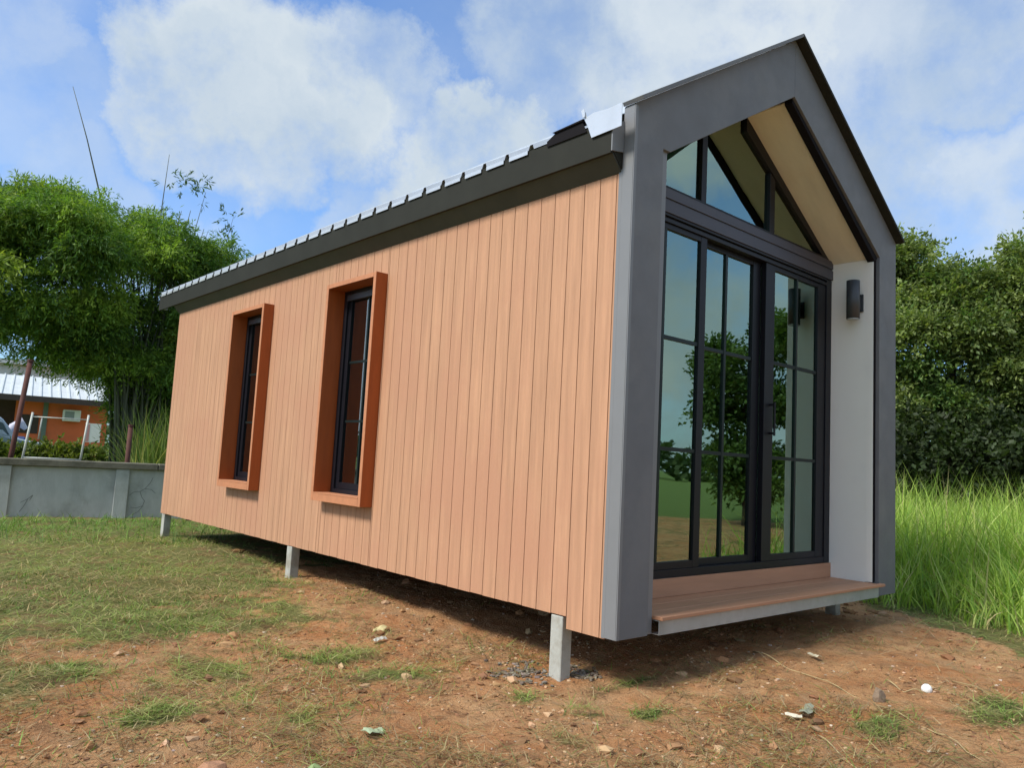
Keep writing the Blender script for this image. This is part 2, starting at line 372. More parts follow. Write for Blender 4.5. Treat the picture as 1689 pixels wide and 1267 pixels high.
# side returns of folded metal, their lighter grey standing for sun on that side
MB().box(-.0035, -.0005, .004, FD, .002, He - .006).box(-.0035, .018, -.0035, .002, .002, He - .012).obj('corner_flashing', [M['frame_light']], house)
MB().box(-.004, -.0002, FD, FD + .022, .0, 2.44).obj('corner_flashing', [M['frame_light']], house, label='narrow pale seam between the grey frame and the boards')
# rake caps, projecting a little in front
sl_ = (Ha - He) / (W / 2); nn = Vector((-sl_, 0, 1)).normalized()
def cap(side):
    m = MB(); T = .022; y0, y1 = -.062, .075
    x0, z0, x1, z1 = -.012, He - .0075, W / 2, Ha
    pts = [(x0, z0), (x1, z1), (x1, z1 + T * 1.18), (x0 + nn.x * T, z0 + nn.z * T)]
    if side: pts = [(W - p, q) for p, q in pts]
    pts = [(p, q + .0015) for p, q in pts]
    m.prism(pts, y0, y1, 'y')
    return m
cap(0).obj('rake_cap', [M['frame_grey']], house, bevel=.0015); 
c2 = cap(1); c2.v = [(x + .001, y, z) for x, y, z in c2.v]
c2.obj('rake_cap', [M['fascia_dark']], house, bevel=.0015)  # right cap near-black: the shade of its underside is put into the colour
# soffit of plywood and the white side wall of the porch
GY = .36
sof = lambda x: 2.588 + (2.95 - x) * (3.395 - 2.588) / 1.30
sofl = lambda x: iz(x) + .012
MB().prism([(2.95, sof(2.95)), (1.6505, sof(1.65)), (1.6505, sof(1.65) + .012), (2.95, sof(2.95) + .012)], FD, GY + .07, 'y').obj('soffit', [M['ply']], house)
MB().prism([(.35, sofl(.35)), (1.6495, sofl(1.6495)), (1.6495, sofl(1.65) + .012), (.35, sofl(.35) + .012)], FD, GY + .07, 'y').obj('soffit', [M['ply']], house)
MB().box(2.95, 3.20, .029 + .05, GY + .075, .02, 2.587).obj('porch_wall', [M['white_wall']], house)
MB().box(2.9485, 2.951, .026, .0785, .10, 2.587).obj('porch_wall', [M['white_wall']], house)
MB().box(.10, .35, .08, GY + .075, .02, 2.587).obj('porch_wall', [M['white_wall']], house)
# deck
for k, (a, b_) in enumerate(((-.045, .087), (.091, .218), (.222, .344))):
    MB().box(.3065, 2.9475, a, b_, .076, .095).obj('deck_board', [M['deck']], house, bevel=.002)
MB().box(2.9485, 3.012, -.045, -.004, .076, .095).obj('deck_board', [M['deck']], house, bevel=.002)
MB().box(.3065, 2.9475, .3455, .358, .0955, .204).obj('riser_board', [M['deck']], house, bevel=.001)
ch = MB().box(.31, 2.945, -.024, -.020, .0, .074).box(.31, 2.945, -.020, .03, .070, .074).box(.31, 2.945, -.020, .03, .0, .004)
ch.obj('steel_channel', [M['galv']], house)
for yy in (.62, 1.9, 3.2, 4.5, 5.8, 6.85):
    MB().box(.275, W - .05, yy, yy + .05, -.03, ZB + .004).obj('floor_beam', [M['darkbeam']], house)
MB().box(.22, .27, .40, L - .03, .0, ZB + .003).obj('floor_beam', [M['darkbeam']], house)
# posts under the floor
for x0 in (.003, 1.6, 3.03):
    for y0 in (.375, 3.56, 6.82):
        if x0 == 1.6 and y0 == .375: continue
        if x0 == 3.03 and y0 == .375: x0_, y0_ = 3.03, .34
        else: x0_, y0_ = x0, y0
        MB().box(x0_, x0_ + .078, y0_, y0_ + .088, -.75, .052 if x0 > .01 or y0 > 1 else .05).obj('support_post', [M['concrete']], house, bevel=.004)

# glazing
def rect_frame(m, x0, x1, z0, z1, y0, y1, l, r, b_, t_):
    m.box(x0, x0 + l, y0, y1, z0, z1); m.box(x1 - r, x1, y0, y1, z0, z1)
    m.box(x0 + l, x1 - r, y0 + .0015, y1 - .0015, z0, z0 + b_); m.box(x0 + l, x1 - r, y0 + .0015, y1 - .0015, z1 - t_, z1)
fr = MB()
fr.box(.35, .40, GY, GY + .1, .205, 2.455); fr.box(2.865, 2.9495, GY, GY + .1, .205, 2.455)
fr.box(.40, 2.865, GY + .002, GY + .1, .205, .252); fr.box(.40, 2.865, GY - .004, GY + .1, 2.40, 2.425); fr.box(.40, 2.865, GY + .012, GY + .1, 2.425, 2.44); fr.box(.40, 2.865, GY - .004, GY + .1, 2.44, 2.457)
fr.obj('door_frame', [M['black']], house, bevel=.0015)
hb = MB().box(.35, 2.9495, GY - .012, GY + .09, 2.4575, 2.535).box(.35, 2.9495, GY - .004, GY + .09, 2.535, 2.548).box(.35, 2.9495, GY - .012, GY + .09, 2.548, 2.612)
hb.obj('header_beam', [M['dark_alu']], house, bevel=.002)
def leaf(x0, x1, yf, l, r, vm, hid=False):
    m = MB(); rect_frame(m, x0, x1, .253, 2.399, yf, yf + .04, l, r, .045, .035)
    d = m.obj('door_leaf', [M['black']], house, bevel=.0015)
    gx0, gx1 = x0 + l, x1 - r
    pn = MB().box(gx0, gx1, yf + .016, yf + .021, .298, 2.364).obj('pane', [M['glass']], d)
    MB().box(vm - .0125, vm + .0125, yf + .004, yf + .034, .298, 2.364).obj('muntin', [M['muntin']], d)
    for z in (.985, 1.678):
        MB().box(gx0, vm - .0127, yf + .006, yf + .032, z - .012, z + .012).obj('muntin', [M['muntin']], d)
        MB().box(vm + .0127, gx1, yf + .006, yf + .032, z - .012, z + .012).obj('muntin', [M['muntin']], d)
    return d
leaf(.402, 1.215, GY + .008, .07, .068, .775)
leaf(1.217, 1.958, GY + .05, .02, .10, 1.522)
leaf(1.96, 2.862, GY + .008, .125, .125, 2.42)
MB().tube([(2.04, GY - .03, 1.14), (2.04, GY - .03, 1.38)], .009).box(2.03, 2.05, GY - .03, GY + .008, 1.15, 1.165).box(2.03, 2.05, GY - .03, GY + .008, 1.355, 1.37).obj('door_handle', [M['black']], house)
# transom lights under the gable
gl_in = lambda x: (sof(x) - .105) if x > 1.65 else iz(x) - .035
m = MB()
m.prism([(.36, 2.6125), (2.9485, 2.6125), (2.9485, 2.633), (.36, 2.633)], GY, GY + .07, 'y')
for s in (0, 1):
    pts = [(2.9485, 2.6335), (2.9485, sof(2.95) + .05), (1.6505, sof(1.65) - .001), (1.6505, sof(1.65) - .105), (2.785, 2.6335)]
    if s: pts = [(.352, 2.6335), (.352, sofl(.352) - .001), (1.6495, sofl(1.6495) - .001), (1.6495, gl_in(1.6495)), (.42, 2.6335)]
    m.prism(pts, GY + .001, GY + .071, 'y')
for a, b_ in ((1.128, 1.185), (1.985, 2.055)):
    m.prism([(a, 2.6335), (b_, 2.6335), (b_, gl_in(b_) + .002), (a, gl_in(a) + .002)], GY + .004, GY + .066, 'y')
tf = m.obj('transom_frame', [M['black']], house, bevel=.0015)
pts3 = [[(.56, 2.634), (1.1275, 2.634), (1.1275, gl_in(1.1275) + .01)], [(1.1855, 2.634), (1.9845, 2.634), (1.9845, gl_in(1.9845) + .01), (1.651, gl_in(1.651) + .01), (1.649, gl_in(1.649) + .008), (1.1855, gl_in(1.1855) + .01)], [(2.0555, 2.634), (2.80, 2.634), (2.0555, gl_in(2.0555) + .01)]]
for p in pts3: MB().prism(p, GY + .028, GY + .034, 'y').obj('pane', [M['glass']], tf)
# sloped ceiling inside
for s in (0, 1):
    pts = [(3.2, 2.45), (1.6502, 3.36), (1.6502, 3.375), (3.2, 2.465)]
    if s: pts = [(W - p, q) for p, q in pts]
    MB().prism(pts, GY + .11, L - .11, 'y').obj('ceiling_panel', [M['ceil']], house)

# side windows with projecting rust-brown surrounds
def side_window(a, b_, c_, d_):
    x0 = -.1; dp = .05; T = .036
    m = MB()
    fy0, fy1, fz0, fz1 = a + T, b_ - T, c_ + .058, d_ - T
    def rf(m, y0, y1, z0, z1, xa, xb, l, r, b2, t2):
        m.box(xa, xb, y0, y0 + l, z0, z1); m.box(xa, xb, y1 - r, y1, z0, z1)
        m.box(xa + .001, xb - .001, y0 + l, y1 - r, z0, z0 + b2); m.box(xa + .001, xb - .001, y0 + l, y1 - r, z1 - t2, z1)
    rf(m, fy0, fy1, fz0, fz1, .05, .12, .045, .045, .04, .03)
    win = m.obj('window', [M['black']], house, bevel=.0015)
    m = MB(); rf(m, fy0 + .046, fy1 - .046, fz0 + .041, fz1 - .031, .068, .104, .06, .045, .05, .05)
    m.obj('sash', [M['black']], win, bevel=.001)
    MB().box(.046, .0665, fy0 + .046, fy1 - .046, fz1 - .082, fz1 - .032).obj('top_rail', [M['dark_alu']], win, bevel=.002)
    gy0, gy1, gz0, gz1 = fy0 + .092, fy1 - .107, fz0 + .092, fz1 - .082
    MB().box(.083, .088, gy0, gy1, gz0, gz1).obj('pane', [M['glass2']], win)
    yc = (gy0 + gy1) / 2 - .0
    MB().box(.074, .097, yc - .009, yc + .009, gz0, gz1).obj('muntin', [M['muntin']], win)
    for z in (1.11, 1.585):
        MB().box(.076, .095, gy0, yc - .0092, z - .009, z + .009).obj('muntin', [M['muntin']], win)
        MB().box(.076, .095, yc + .0092, gy1, z - .009, z + .009).obj('muntin', [M['muntin']], win)
    mats = [M['surround'], M['raw_edge']]
    def sb(y0, y1, z0, z1):
        m = MB().box(x0 + .004, .0495, y0, y1, z0, z1, 0).box(x0, x0 + .0038, y0 + .001, y1 - .001, z0 + .001, z1 - .001, 1)
        m.obj('surround_board', mats, win)
    sb(a, a + T, c_, d_); sb(b_ - T, b_, c_, d_)
    sb(a + T + .0008, b_ - T - .0008, c_, c_ + .0575); sb(a + T + .0008, b_ - T - .0008, d_ - T, d_)
    MB().box(x0 - .002, .03, a + T + .002, b_ - T - .002, c_ + .058, c_ + .066).obj('sill', [M['raw_edge']], win)
for wn in wins: side_window(*wn)

# roof
RX, RZ = -.10, 2.690
rs = (Ha - .10 - RZ) / (W / 2 - RX)
def roof_sheet(side):
    m = MB(); p = .216; y = .672; prof = []
    while y < 7.40:
        prof += [(y, 0), (y + .012, .03), (y + .036, .03), (y + .048, 0)]; y += p
    prof.append((7.47, 0))
    prof = [(.105, 0)] + prof
    for (ya, za), (yb, zb_) in zip(prof[:-1], prof[1:]):
        vs = []
        for (yy, zz) in ((ya, za), (yb, zb_)):
            for x, z in ((RX - .005, RZ - .005 * rs), (W / 2, Ha - .10)):
                for dz in (0, -.003): vs.append((x if not side else W - x, yy, z + zz + dz))
        m.add(vs, [(0, 2, 6, 4), (1, 5, 7, 3), (0, 4, 5, 1), (2, 3, 7, 6)], 0)
    return m
for s in (0, 1): roof_sheet(s).obj('roof', [M['roofmetal']], house)
# white drip lip seen between the ribs, eave box of dark panels
m = MB(); y = .672
while y < 7.25:
    m.box(RX - .010, RX - .006, y + .05, y + .214, RZ - .030, RZ - .006); y += .216
m.obj('drip_edge', [M['roofmetal']], house)
E0, E1 = .078, 7.45
for s in (0, 1):
    fx = lambda x: x if not s else W - x
    f = MB().box(min(fx(RX), fx(RX + .02)), max(fx(RX), fx(RX + .02)), E0 + .0, E1, 2.500, RZ - .006)
    f.obj('fascia', [M['fascia_dark']], house)
    pts = [(RX + .021, 2.502), (-.001, 2.418), (-.001, 2.432), (RX + .021, 2.516)]
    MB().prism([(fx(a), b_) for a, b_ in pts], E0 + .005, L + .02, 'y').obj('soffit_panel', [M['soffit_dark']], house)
    MB().prism([(fx(a), b_) for a, b_ in [(RX + .021, 2.517), (-.001, 2.517), (.0, 2.72), (RX + .021, 2.67)]], E1 - .02, E1 - .006, 'y').obj('eave_end', [M['galv']], house)
MB().prism([(-.078, 2.515), (-.005, 2.435), (-.005, 2.73), (-.078, 2.68)], FD + .003, FD + .012, 'y').obj('eave_end', [M['fascia_dark']], house)
MB().prism([(-.098, 2.51), (-.006, 2.525), (-.006, 2.70), (-.098, 2.66)], FD - .006, FD + .0025, 'y').obj('eave_end', [M['frame_light']], house)
MB().box(W / 2 - .14, W / 2 + .14, .1, 7.47, Ha - .14, Ha - .07).obj('ridge_cap', [M['roofmetal']], house)
# loose flashing and torn underlay beside the gable
m = MB(); poly = [(.0, 2.745), (.0, 2.618), (.209, 2.613), (.242, 2.69), (.278, 2.752), (.262, 2.775), (.25, 2.742), (.2, 2.752), (.1, 2.742)]
m.prism(poly, -.112, -.109, 'x'); m.prism([(.255, 2.745), (.262, 2.79), (.285, 2.785), (.27, 2.74)], -.122, -.1195, 'x')
fl = m.obj('flashing', [M['roofmetal']], house, label='loose pale metal flashing with ragged edge beside the gable')
m = MB().prism([(.25, 2.66), (.285, 2.725), (.50, 2.72), (.56, 2.692), (.56, 2.66)], -.1085, -.1055, 'x')
m.prism([(.28, 2.727), (.50, 2.722), (.51, 2.728), (.27, 2.737)], -.118, -.06, 'x')
m.obj('torn_underlay', [M['near_black']], house)

# wall lamp on the white porch wall
lamp = thing('wall_lamp', (2.95, .14, 2.1), 'dark grey cylindrical up and down lamp on the white porch wall', 'lamp')
def rel(o, root): o.location = -root.location; return o
m = MB(); m.tube([(2.85, .14, 2.105), (2.85, .14, 2.405)], .049, 24)
b1 = rel(m.obj('body', [M['lampbody']], lamp, bevel=.0), lamp); b1.data.polygons.foreach_set('use_smooth', [len(p.vertices) == 4 for p in b1.data.polygons])
m = MB(); m.tube([(2.85, .14, 2.098), (2.85, .14, 2.1048)], .044, 24); rel(m.obj('lens', [M['galv']], lamp), lamp)
m = MB().box(2.893, 2.936, .118, .162, 2.19, 2.29); m.box(2.936, 2.9478, .10, .18, 2.17, 2.31); rel(m.obj('bracket', [M['lampbody']], lamp, bevel=.002), lamp)

# ------------------------------------------------------------------ concrete boundary wall
wa = Vector((-1.23, 9.27, 0)); wd = (Vector((.656, 8.91, 0)) - wa).normalized(); wn_ = Vector((-wd.y, wd.x, 0))
M['wallcon'] = mat('weathered_concrete', (.42, .44, .42), .9, var=.18, vscale=5, stretch=(1, 1, .35), bump=.4, bscale=30, dark=(.24, .25, .22), dscale=1.8, dlo=.45, dhi=.75)
M['wallcap'] = mat('mossy_concrete_cap', (.15, .14, .105), .9, var=.3, vscale=7, bump=.5, bscale=30, dark=(.07, .07, .05), dscale=2.5, dlo=.45, dhi=.65)
bw = thing('concrete_wall', tuple(wa), 'low grey weathered concrete boundary wall with a darker mossy coping', 'wall')
bw.rotation_euler = (0, 0, math.atan2(wd.y, wd.x))
ZW0, ZW1 = -.5, .46
pst = [-7.4, -4.8, -2.2, .12 - .12, 2.55 - 1.27, 3.9, 6.4, 8.9, 11.4]
pst = [-7.2, -4.75, -2.35, -.02, 1.36, 3.8, 6.2, 8.6, 11.]
for i, u in enumerate(pst):
    MB().box(u - .085, u + .085, -.02, .16, ZW0, ZW1 + .02).obj('pillar', [M['wallcon']], bw, bevel=.006)
    if i < len(pst) - 1:
        MB().box(u + .086, pst[i + 1] - .086, .03, .12, ZW0, ZW1 + .015).obj('panel', [M['wallcon']], bw)
u = pst[0] - .2
while u < 11:
    l = 2.3; MB().box(u, u + l - .006, -.045, .185, ZW1 + .021, .572).obj('coping', [M['wallcap']], bw, bevel=.01); u += l
# crack network drawn as thin dark strips on the panel faces
M['crack'] = mat('crack_fill', (.15, .155, .14), .95)
cr = MB(); r_ = np.random.default_rng(3)
def crack(pts):
    for (a, b_), (c_, d_) in zip(pts[:-1], pts[1:]):
        dx, dz = c_ - a, d_ - b_; l = math.hypot(dx, dz); px, pz = -dz / l * .003, dx / l * .003
        cr.add([(a - px, .0285, b_ - pz), (a + px, .0285, b_ + pz), (c_ + px, .0285, d_ + pz), (c_ - px, .0285, d_ - pz)], [(0, 1, 2, 3)])
crack([(1.75, .38), (1.72, .30), (1.66, .22), (1.60, .18), (1.52, .17), (1.47, .12)]); crack([(1.60, .18), (1.63, .10), (1.67, .05), (1.65, -.02), (1.57, -.05), (1.50, -.04)])
crack([(1.66, .22), (1.74, .21), (1.80, .16)]); crack([(1.65, -.02), (1.60, -.1), (1.52, -.15)]); crack([(.20, .0), (.28, .05), (.33, .1), (.30, .03)]); crack([(.28, .05), (.24, -.05), (.2, -.12)])
cr.obj('crack_line', [M['crack']], bw)

# ------------------------------------------------------------------ vegetation generators
def unit(v): return v / np.maximum(np.linalg.norm(v, axis=1, keepdims=True), 1e-9)
def leaves(Pc, D, Nn, ln, wd_, colr):
    """rhombic leaves folded along the midrib: base, left, tip, right"""
    S = unit(np.cross(D, Nn)); k = len(Pc); ln = ln[:, None]; wd_ = wd_[:, None]
    b0 = Pc; tip = Pc + D * ln; mid = Pc + D * ln * .45 + Nn * wd_ * .25
    V = np.stack([b0, mid + S * wd_ * .5 - Nn * wd_ * .25, tip - Nn * ln * .08, mid - S * wd_ * .5 - Nn * wd_ * .25], 1).reshape(-1, 3)
    F = np.arange(4 * k).reshape(k, 4); C = np.repeat(colr, 4, 0)
    return V, F, C
def ribbons(P0, az, lean, curve, ln, wd_, colr, segs=4, flat=False):
    """grass blades: rooted at P0, leaning toward az, bending over"""
    k = len(P0); V = np.zeros((k, segs + 1, 2, 3)); hd = np.stack([np.cos(az), np.sin(az), np.zeros(k)], 1); sd_ = np.stack([-np.sin(az), np.cos(az), np.zeros(k)], 1)
    tw = rng.uniform(-1, 1, k)[:, None]
    sd_ = unit(sd_ * np.cos(tw) + hd * np.sin(tw))
    p = P0.copy(); a = lean.copy()
    for i in range(segs + 1):
        wt = (wd_ * (1 - (i / segs) ** 1.6) * .5 + 1e-4)[:, None]
        V[:, i, 0] = p - sd_ * wt; V[:, i, 1] = p + sd_ * wt
        p = p + (hd * np.sin(a)[:, None] + np.array([0, 0, 1.]) * np.cos(a)[:, None]) * (ln / segs)[:, None]
        a = a + curve / segs
    V = V.reshape(-1, 3); base = (np.arange(k) * (segs + 1) * 2)[:, None]
    F = np.concatenate([np.stack([base[:, 0] + 2 * i, base[:, 0] + 2 * i + 1, base[:, 0] + 2 * i + 3, base[:, 0] + 2 * i + 2], 1) for i in range(segs)])
    return V, F, np.repeat(colr, (segs + 1) * 2, 0)
def pal(k, cols, wts, jit=.15):
    cols = np.array(cols); idx = rng.choice(len(cols), k, p=np.array(wts) / sum(wts))
    return cols[idx] * (1 + rng.uniform(-jit, jit, (k, 1))) * (1 + rng.uniform(-.06, .06, (k, 3)))

def crown(lumps, nspray, per, ln, wd_, cols, wts, droop, spray_len, shell=.5, flat=.0, sub=0):
    """lumps: (x,y,z,rx,ry,rz). Sprays of leaves spread through each lump, denser toward its outside."""
    lum = np.array(lumps)
    if sub:
        nsub = sub; c_ = np.repeat(lum, nsub, 0); dd = unit(rng.normal(size=(len(c_), 3))); dd[:, 2] = np.where(dd[:, 2] < -.3, -dd[:, 2], dd[:, 2])
        rr = rng.uniform(.35, 1.12, len(c_)); sz = rng.uniform(.18, .40, (len(c_), 1))
        lum = np.concatenate([c_[:, :3] + dd * c_[:, 3:] * rr[:, None], c_[:, 3:] * sz * np.array([1.15, 1.15, .8])], 1)
    Vs = []; vol = np.prod(lum[:, 3:], 1) ** .66; idx = rng.choice(len(lum), nspray, p=vol / vol.sum())
    d = unit(rng.normal(size=(nspray, 3))); d[:, 2] = np.where(rng.random(nspray) < .6, np.abs(d[:, 2]), d[:, 2])
    rad = shell + (1 - shell) * rng.random(nspray) ** .6
    rad *= 1 + .22 * np.sin(d[:, 0] * 5 + idx) * np.cos(d[:, 1] * 6 + idx * 2) + .12 * rng.normal(size=nspray)
    c = lum[idx, :3] + d * lum[idx, 3:] * rad[:, None]
    # a spray is a little twig; leaves along it
    out = unit(d * np.array([1, 1, .5]) + rng.normal(size=(nspray, 3)) * .45 + np.array([0, 0, -droop]))
    t_ = rng.random((nspray, per)); sl2 = spray_len * rng.uniform(.5, 1.4, (nspray, 1))
    P_ = c[:, None, :] + out[:, None, :] * (t_ * sl2)[..., None] + np.array([0, 0, -1.]) * ((t_ ** 2) * sl2 * droop * .6)[..., None] + rng.normal(size=(nspray, per, 3)) * spray_len * .12
    Dl = unit((out[:, None, :] + rng.normal(size=(nspray, per, 3)) * .7 + np.array([0, 0, -droop * .5])).reshape(-1, 3))
    Nl = unit(np.array([0, 0, 1.]) + rng.normal(size=(nspray * per, 3)) * (.75 - flat))
    Nl = unit(Nl - Dl * np.sum(Nl * Dl, 1, keepdims=True))
    k = nspray * per
    cl_ = np.array(cols)[rng.choice(len(cols), len(lum), p=np.array(wts) / sum(wts))]; cc = .55 * pal(nspray, cols, wts, .22) + .45 * cl_[idx]; cc = np.repeat(cc, per, 0) * (1 + rng.uniform(-.18, .18, (k, 1)))
    return leaves(P_.reshape(-1, 3), Dl, Nl, ln * rng.uniform(.6, 1.3, k), wd_ * rng.uniform(.7, 1.3, k), cc)
def to_local(V, root): return V - np.array(root.location)

# bamboo clump on the left (17 m away)
pxm = 75.; bd = Vector((.193, .981, 0)); bc = Vector((CAM.x, CAM.y, 0)) + bd * 17; br = Vector((.981, -.193, 0))
bz = -.2
bam = thing('bamboo_clump', (bc.x, bc.y, bz), 'tall bushy bamboo clump with light green plumes behind the concrete wall', 'bamboo')
def B(dx, dz, rx, rz, dy=0, ry=None):
    p = bc + br * dx + bd * dy; return (p.x, p.y, dz, rx, ry or rx, rz)
lum = [B(-2.9, 3.7, 1.2, 1.2), B(-1.5, 4.75, 1.15, 1.0), B(-.5, 4.9, .9, .95, -.3), B(.2, 4.2, 1.4, 1.15, -.6), B(1.3, 4.35, 1.25, .95), B(2.25, 4.25, .9, .8), B(2.85, 3.7, .75, .75), B(-3.8, 3.6, 1.2, 1.2), B(-2.1, 3.5, 1.3, 1.0, -.4), B(-.7, 3.8, 1.3, 1.1, -1.0),
       B(-.6, 2.9, 1.2, .8, -.5), B(.9, 3.1, 1.5, 1.0, -.4), B(2.1, 2.9, 1.0, 1.0), B(1.3, 2.3, 1.1, .8), B(2.2, 1.9, .8, .9), B(.4, 2.5, 1.0, .6), B(-3.6, 2.9, 1.2, .7), B(1.0, 4.9, .8, .6, .3), B(2.7, 2.5, .7, .9), B(-2.4, 2.95, 1.2, .7), B(-1.1, 2.75, 1.0, .65), B(.0, 2.4, .8, .6), B(1.0, 2.0, .8, .6, .3), B(1.7, 1.6, .7, .8, .4), B(2.3, 1.3, .6, .8, .3), B(1.35, 1.5, .5, .6, .6), B(1.6, .9, .6, .7, .6), B(2.0, .7, .6, .6, .6)]
cr_ = crown(lum, 31000, 13, .105, .024, [(.17, .29, .04), (.26, .38, .045), (.10, .20, .035), (.33, .42, .06), (.06, .13, .03)], [4, 3, 4, 1.2, 3], .4, .28, .45, sub=16)
link('crown', mesh_np('crown', to_local(cr_[0], bam), cr_[1], cr_[2], M['leaf'], 4), bam)
def culm(dx0, dx1, ztop, lean=0., r=.03, dy=0.):
    p0 = bc + br * dx0 + bd * dy; pts = []
    for i in range(9):
        f = i / 8; q = p0 + br * ((dx1 - dx0) * f ** 1.8) ; pts.append((q.x - bam.location.x, q.y - bam.location.y, (bz + (ztop - bz) * f) - bam.location.z))
    MB().tube(pts, [r * (1 - .85 * (i / 8) ** 1.5) for i in range(9)], 6).obj('culm', [M['culm']], bam, smooth=True)
culm(1.2, -.40, 7.75, r=.035); culm(1.3, 1.45, 6.9, r=.03, dy=.2); culm(1.6, 2.2, 6.2, r=.025); culm(2.2, 2.8, 5.8, r=.02)
for k in range(64):
    a = rng.uniform(.95, 1.75); culm(a, a + rng.uniform(-1.1, .8), rng.uniform(3.2, 5.8), r=rng.uniform(.022, .04), dy=rng.uniform(-.5, .6))
# sparse leaves on the poking tips
tipl = [B(1.75, 6.25, .5, .12), B(2.15, 6.0, .12, .5), B(2.75, 5.55, .15, .4)]
cr2 = crown(tipl, 34, 7, .13, .03, [(.06, .11, .03)], [1], .1, .18, .1)
link('tip_leaves', mesh_np('tip_leaves', to_local(cr2[0], bam), cr2[1], cr2[2], M['leaf'], 4), bam)

# broadleaf trees to the right
def limb_tree(root, x, y, z0, tips, r0, fork):
    m = MB(); base = Vector((x, y, z0)); fk = Vector(fork)
    def path(a, b_, n=7, wob=.18):
        out = []
        for i in range(n + 1):
            f = i / n; p = a.lerp(b_, f); p = p + Vector(rng.normal(size=3) * wob * min(1., r0 * 5) * .6 * math.sin(f * math.pi)); out.append(p - root.location)
        return out
    tr = path(base, fk, 6, .12); m.tube(tr, [r0 * (1 - .45 * i / 6) for i in range(7)], 8)
    for tp in tips:
        m.tube(path(fk, Vector(tp)), [r0 * .5 * (1 - .85 * i / 7) for i in range(8)], 6)
    m.obj('trunk', [M['bark']], root, smooth=True)
td = Vector((.949, .315, 0)); tcn = Vector((CAM.x, CAM.y, 0)) + td * 17; trr = Vector((.315, -.949, 0))
def T(dx, dz, rx, rz, dy=0, ry=None):
    p = tcn + trr * dx + td * dy; return (p.x, p.y, dz, rx, ry or rx, rz)
def broad(name, label, dx, dy, lumps, n, cols, wts, tips, group=None, size=.095):
    p = tcn + trr * dx + td * dy
    root = thing(name, (p.x, p.y, -.2), label, 'tree', group)
    v, f, c = crown(lumps, n, 12, size, size * .48, cols, wts, .12, .34, .35, flat=.25, sub=9)
    link('crown', mesh_np('crown', to_local(v, root), f, c, M['leaf'], 4), root)
    limb_tree(root, p.x, p.y, -.3, tips, .17, (p.x + .2, p.y + .1, 2.0))
    return root
olive = [(.165, .22, .065), (.22, .285, .08), (.10, .145, .045), (.29, .35, .13), (.12, .23, .06)]
broad('leafy_tree', 'olive green broadleaf tree right of the cabin, its crown topping the eave', -.2, 0,
      [T(-1.0, 4.95, .8, .75), T(-.1, 4.7, .8, .55), T(-1.3, 3.8, 1.0, 1.0), T(.1, 3.9, 1.0, .8), T(-1.8, 3.0, 1.1, 1.0), T(-.2, 3.1, 1.2, .9, -.3), T(-1.1, 2.1, 1.2, .8, -.2), T(.2, 2.0, 1.0, .8), T(-2.4, 4.3, 1.0, .9), T(-1.25, 5.55, .4, .35), T(-.75, 5.45, .35, .3), T(.55, 4.6, .4, .35)],
      13500, olive, [4, 3, 3, 1.5, 2], [tuple(T(-1.0, 5.2, 1, 1)[:3]), tuple(T(.4, 4.9, 1, 1)[:3]), tuple(T(-1.8, 3.6, 1, 1)[:3]), tuple(T(.9, 3.6, 1, 1)[:3])])
broad('leafy_tree', 'olive green broadleaf tree cut by the right edge of the photo', 2.0, .6,
      [T(1.9, 4.85, 1.0, .8), T(1.1, 4.2, .8, .7), T(2.6, 4.6, 1.2, 1.0), T(1.3, 3.3, 1.0, .9), T(2.5, 3.4, 1.3, 1.1), T(1.6, 2.3, 1.1, .8), T(2.9, 2.1, 1.2, .9), T(3.8, 3.9, 1.3, 1.4), T(1.5, 5.45, .4, .35), T(2.3, 5.5, .4, .3)],
      12500, olive, [4, 2.5, 3, 2, 1.5], [tuple(T(1.9, 5.2, 1, 1)[:3]), tuple(T(2.8, 4.6, 1, 1)[:3]), tuple(T(1.2, 3.8, 1, 1)[:3])])
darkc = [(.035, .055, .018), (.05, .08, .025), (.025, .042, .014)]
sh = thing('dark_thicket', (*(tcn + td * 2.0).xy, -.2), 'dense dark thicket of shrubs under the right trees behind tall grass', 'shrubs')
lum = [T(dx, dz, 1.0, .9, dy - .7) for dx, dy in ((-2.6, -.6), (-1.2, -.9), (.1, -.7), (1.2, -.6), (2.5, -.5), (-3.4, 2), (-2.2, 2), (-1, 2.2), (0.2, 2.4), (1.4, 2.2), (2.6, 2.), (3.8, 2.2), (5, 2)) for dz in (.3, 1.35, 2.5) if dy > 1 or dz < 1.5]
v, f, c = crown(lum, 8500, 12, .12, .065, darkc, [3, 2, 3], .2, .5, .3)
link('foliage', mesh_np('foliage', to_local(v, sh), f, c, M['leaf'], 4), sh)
st = MB()
for k in range(26):
    q = tcn + trr * rng.uniform(-3, 4) + td * rng.uniform(1.4, 2.6) - sh.location
    st.tube([(q.x, q.y, -.1), (q.x + rng.uniform(-.3, .3), q.y + rng.uniform(-.3, .3), 2.2)], [.04, .015], 5)
st.obj('stems', [M['bark']], sh)

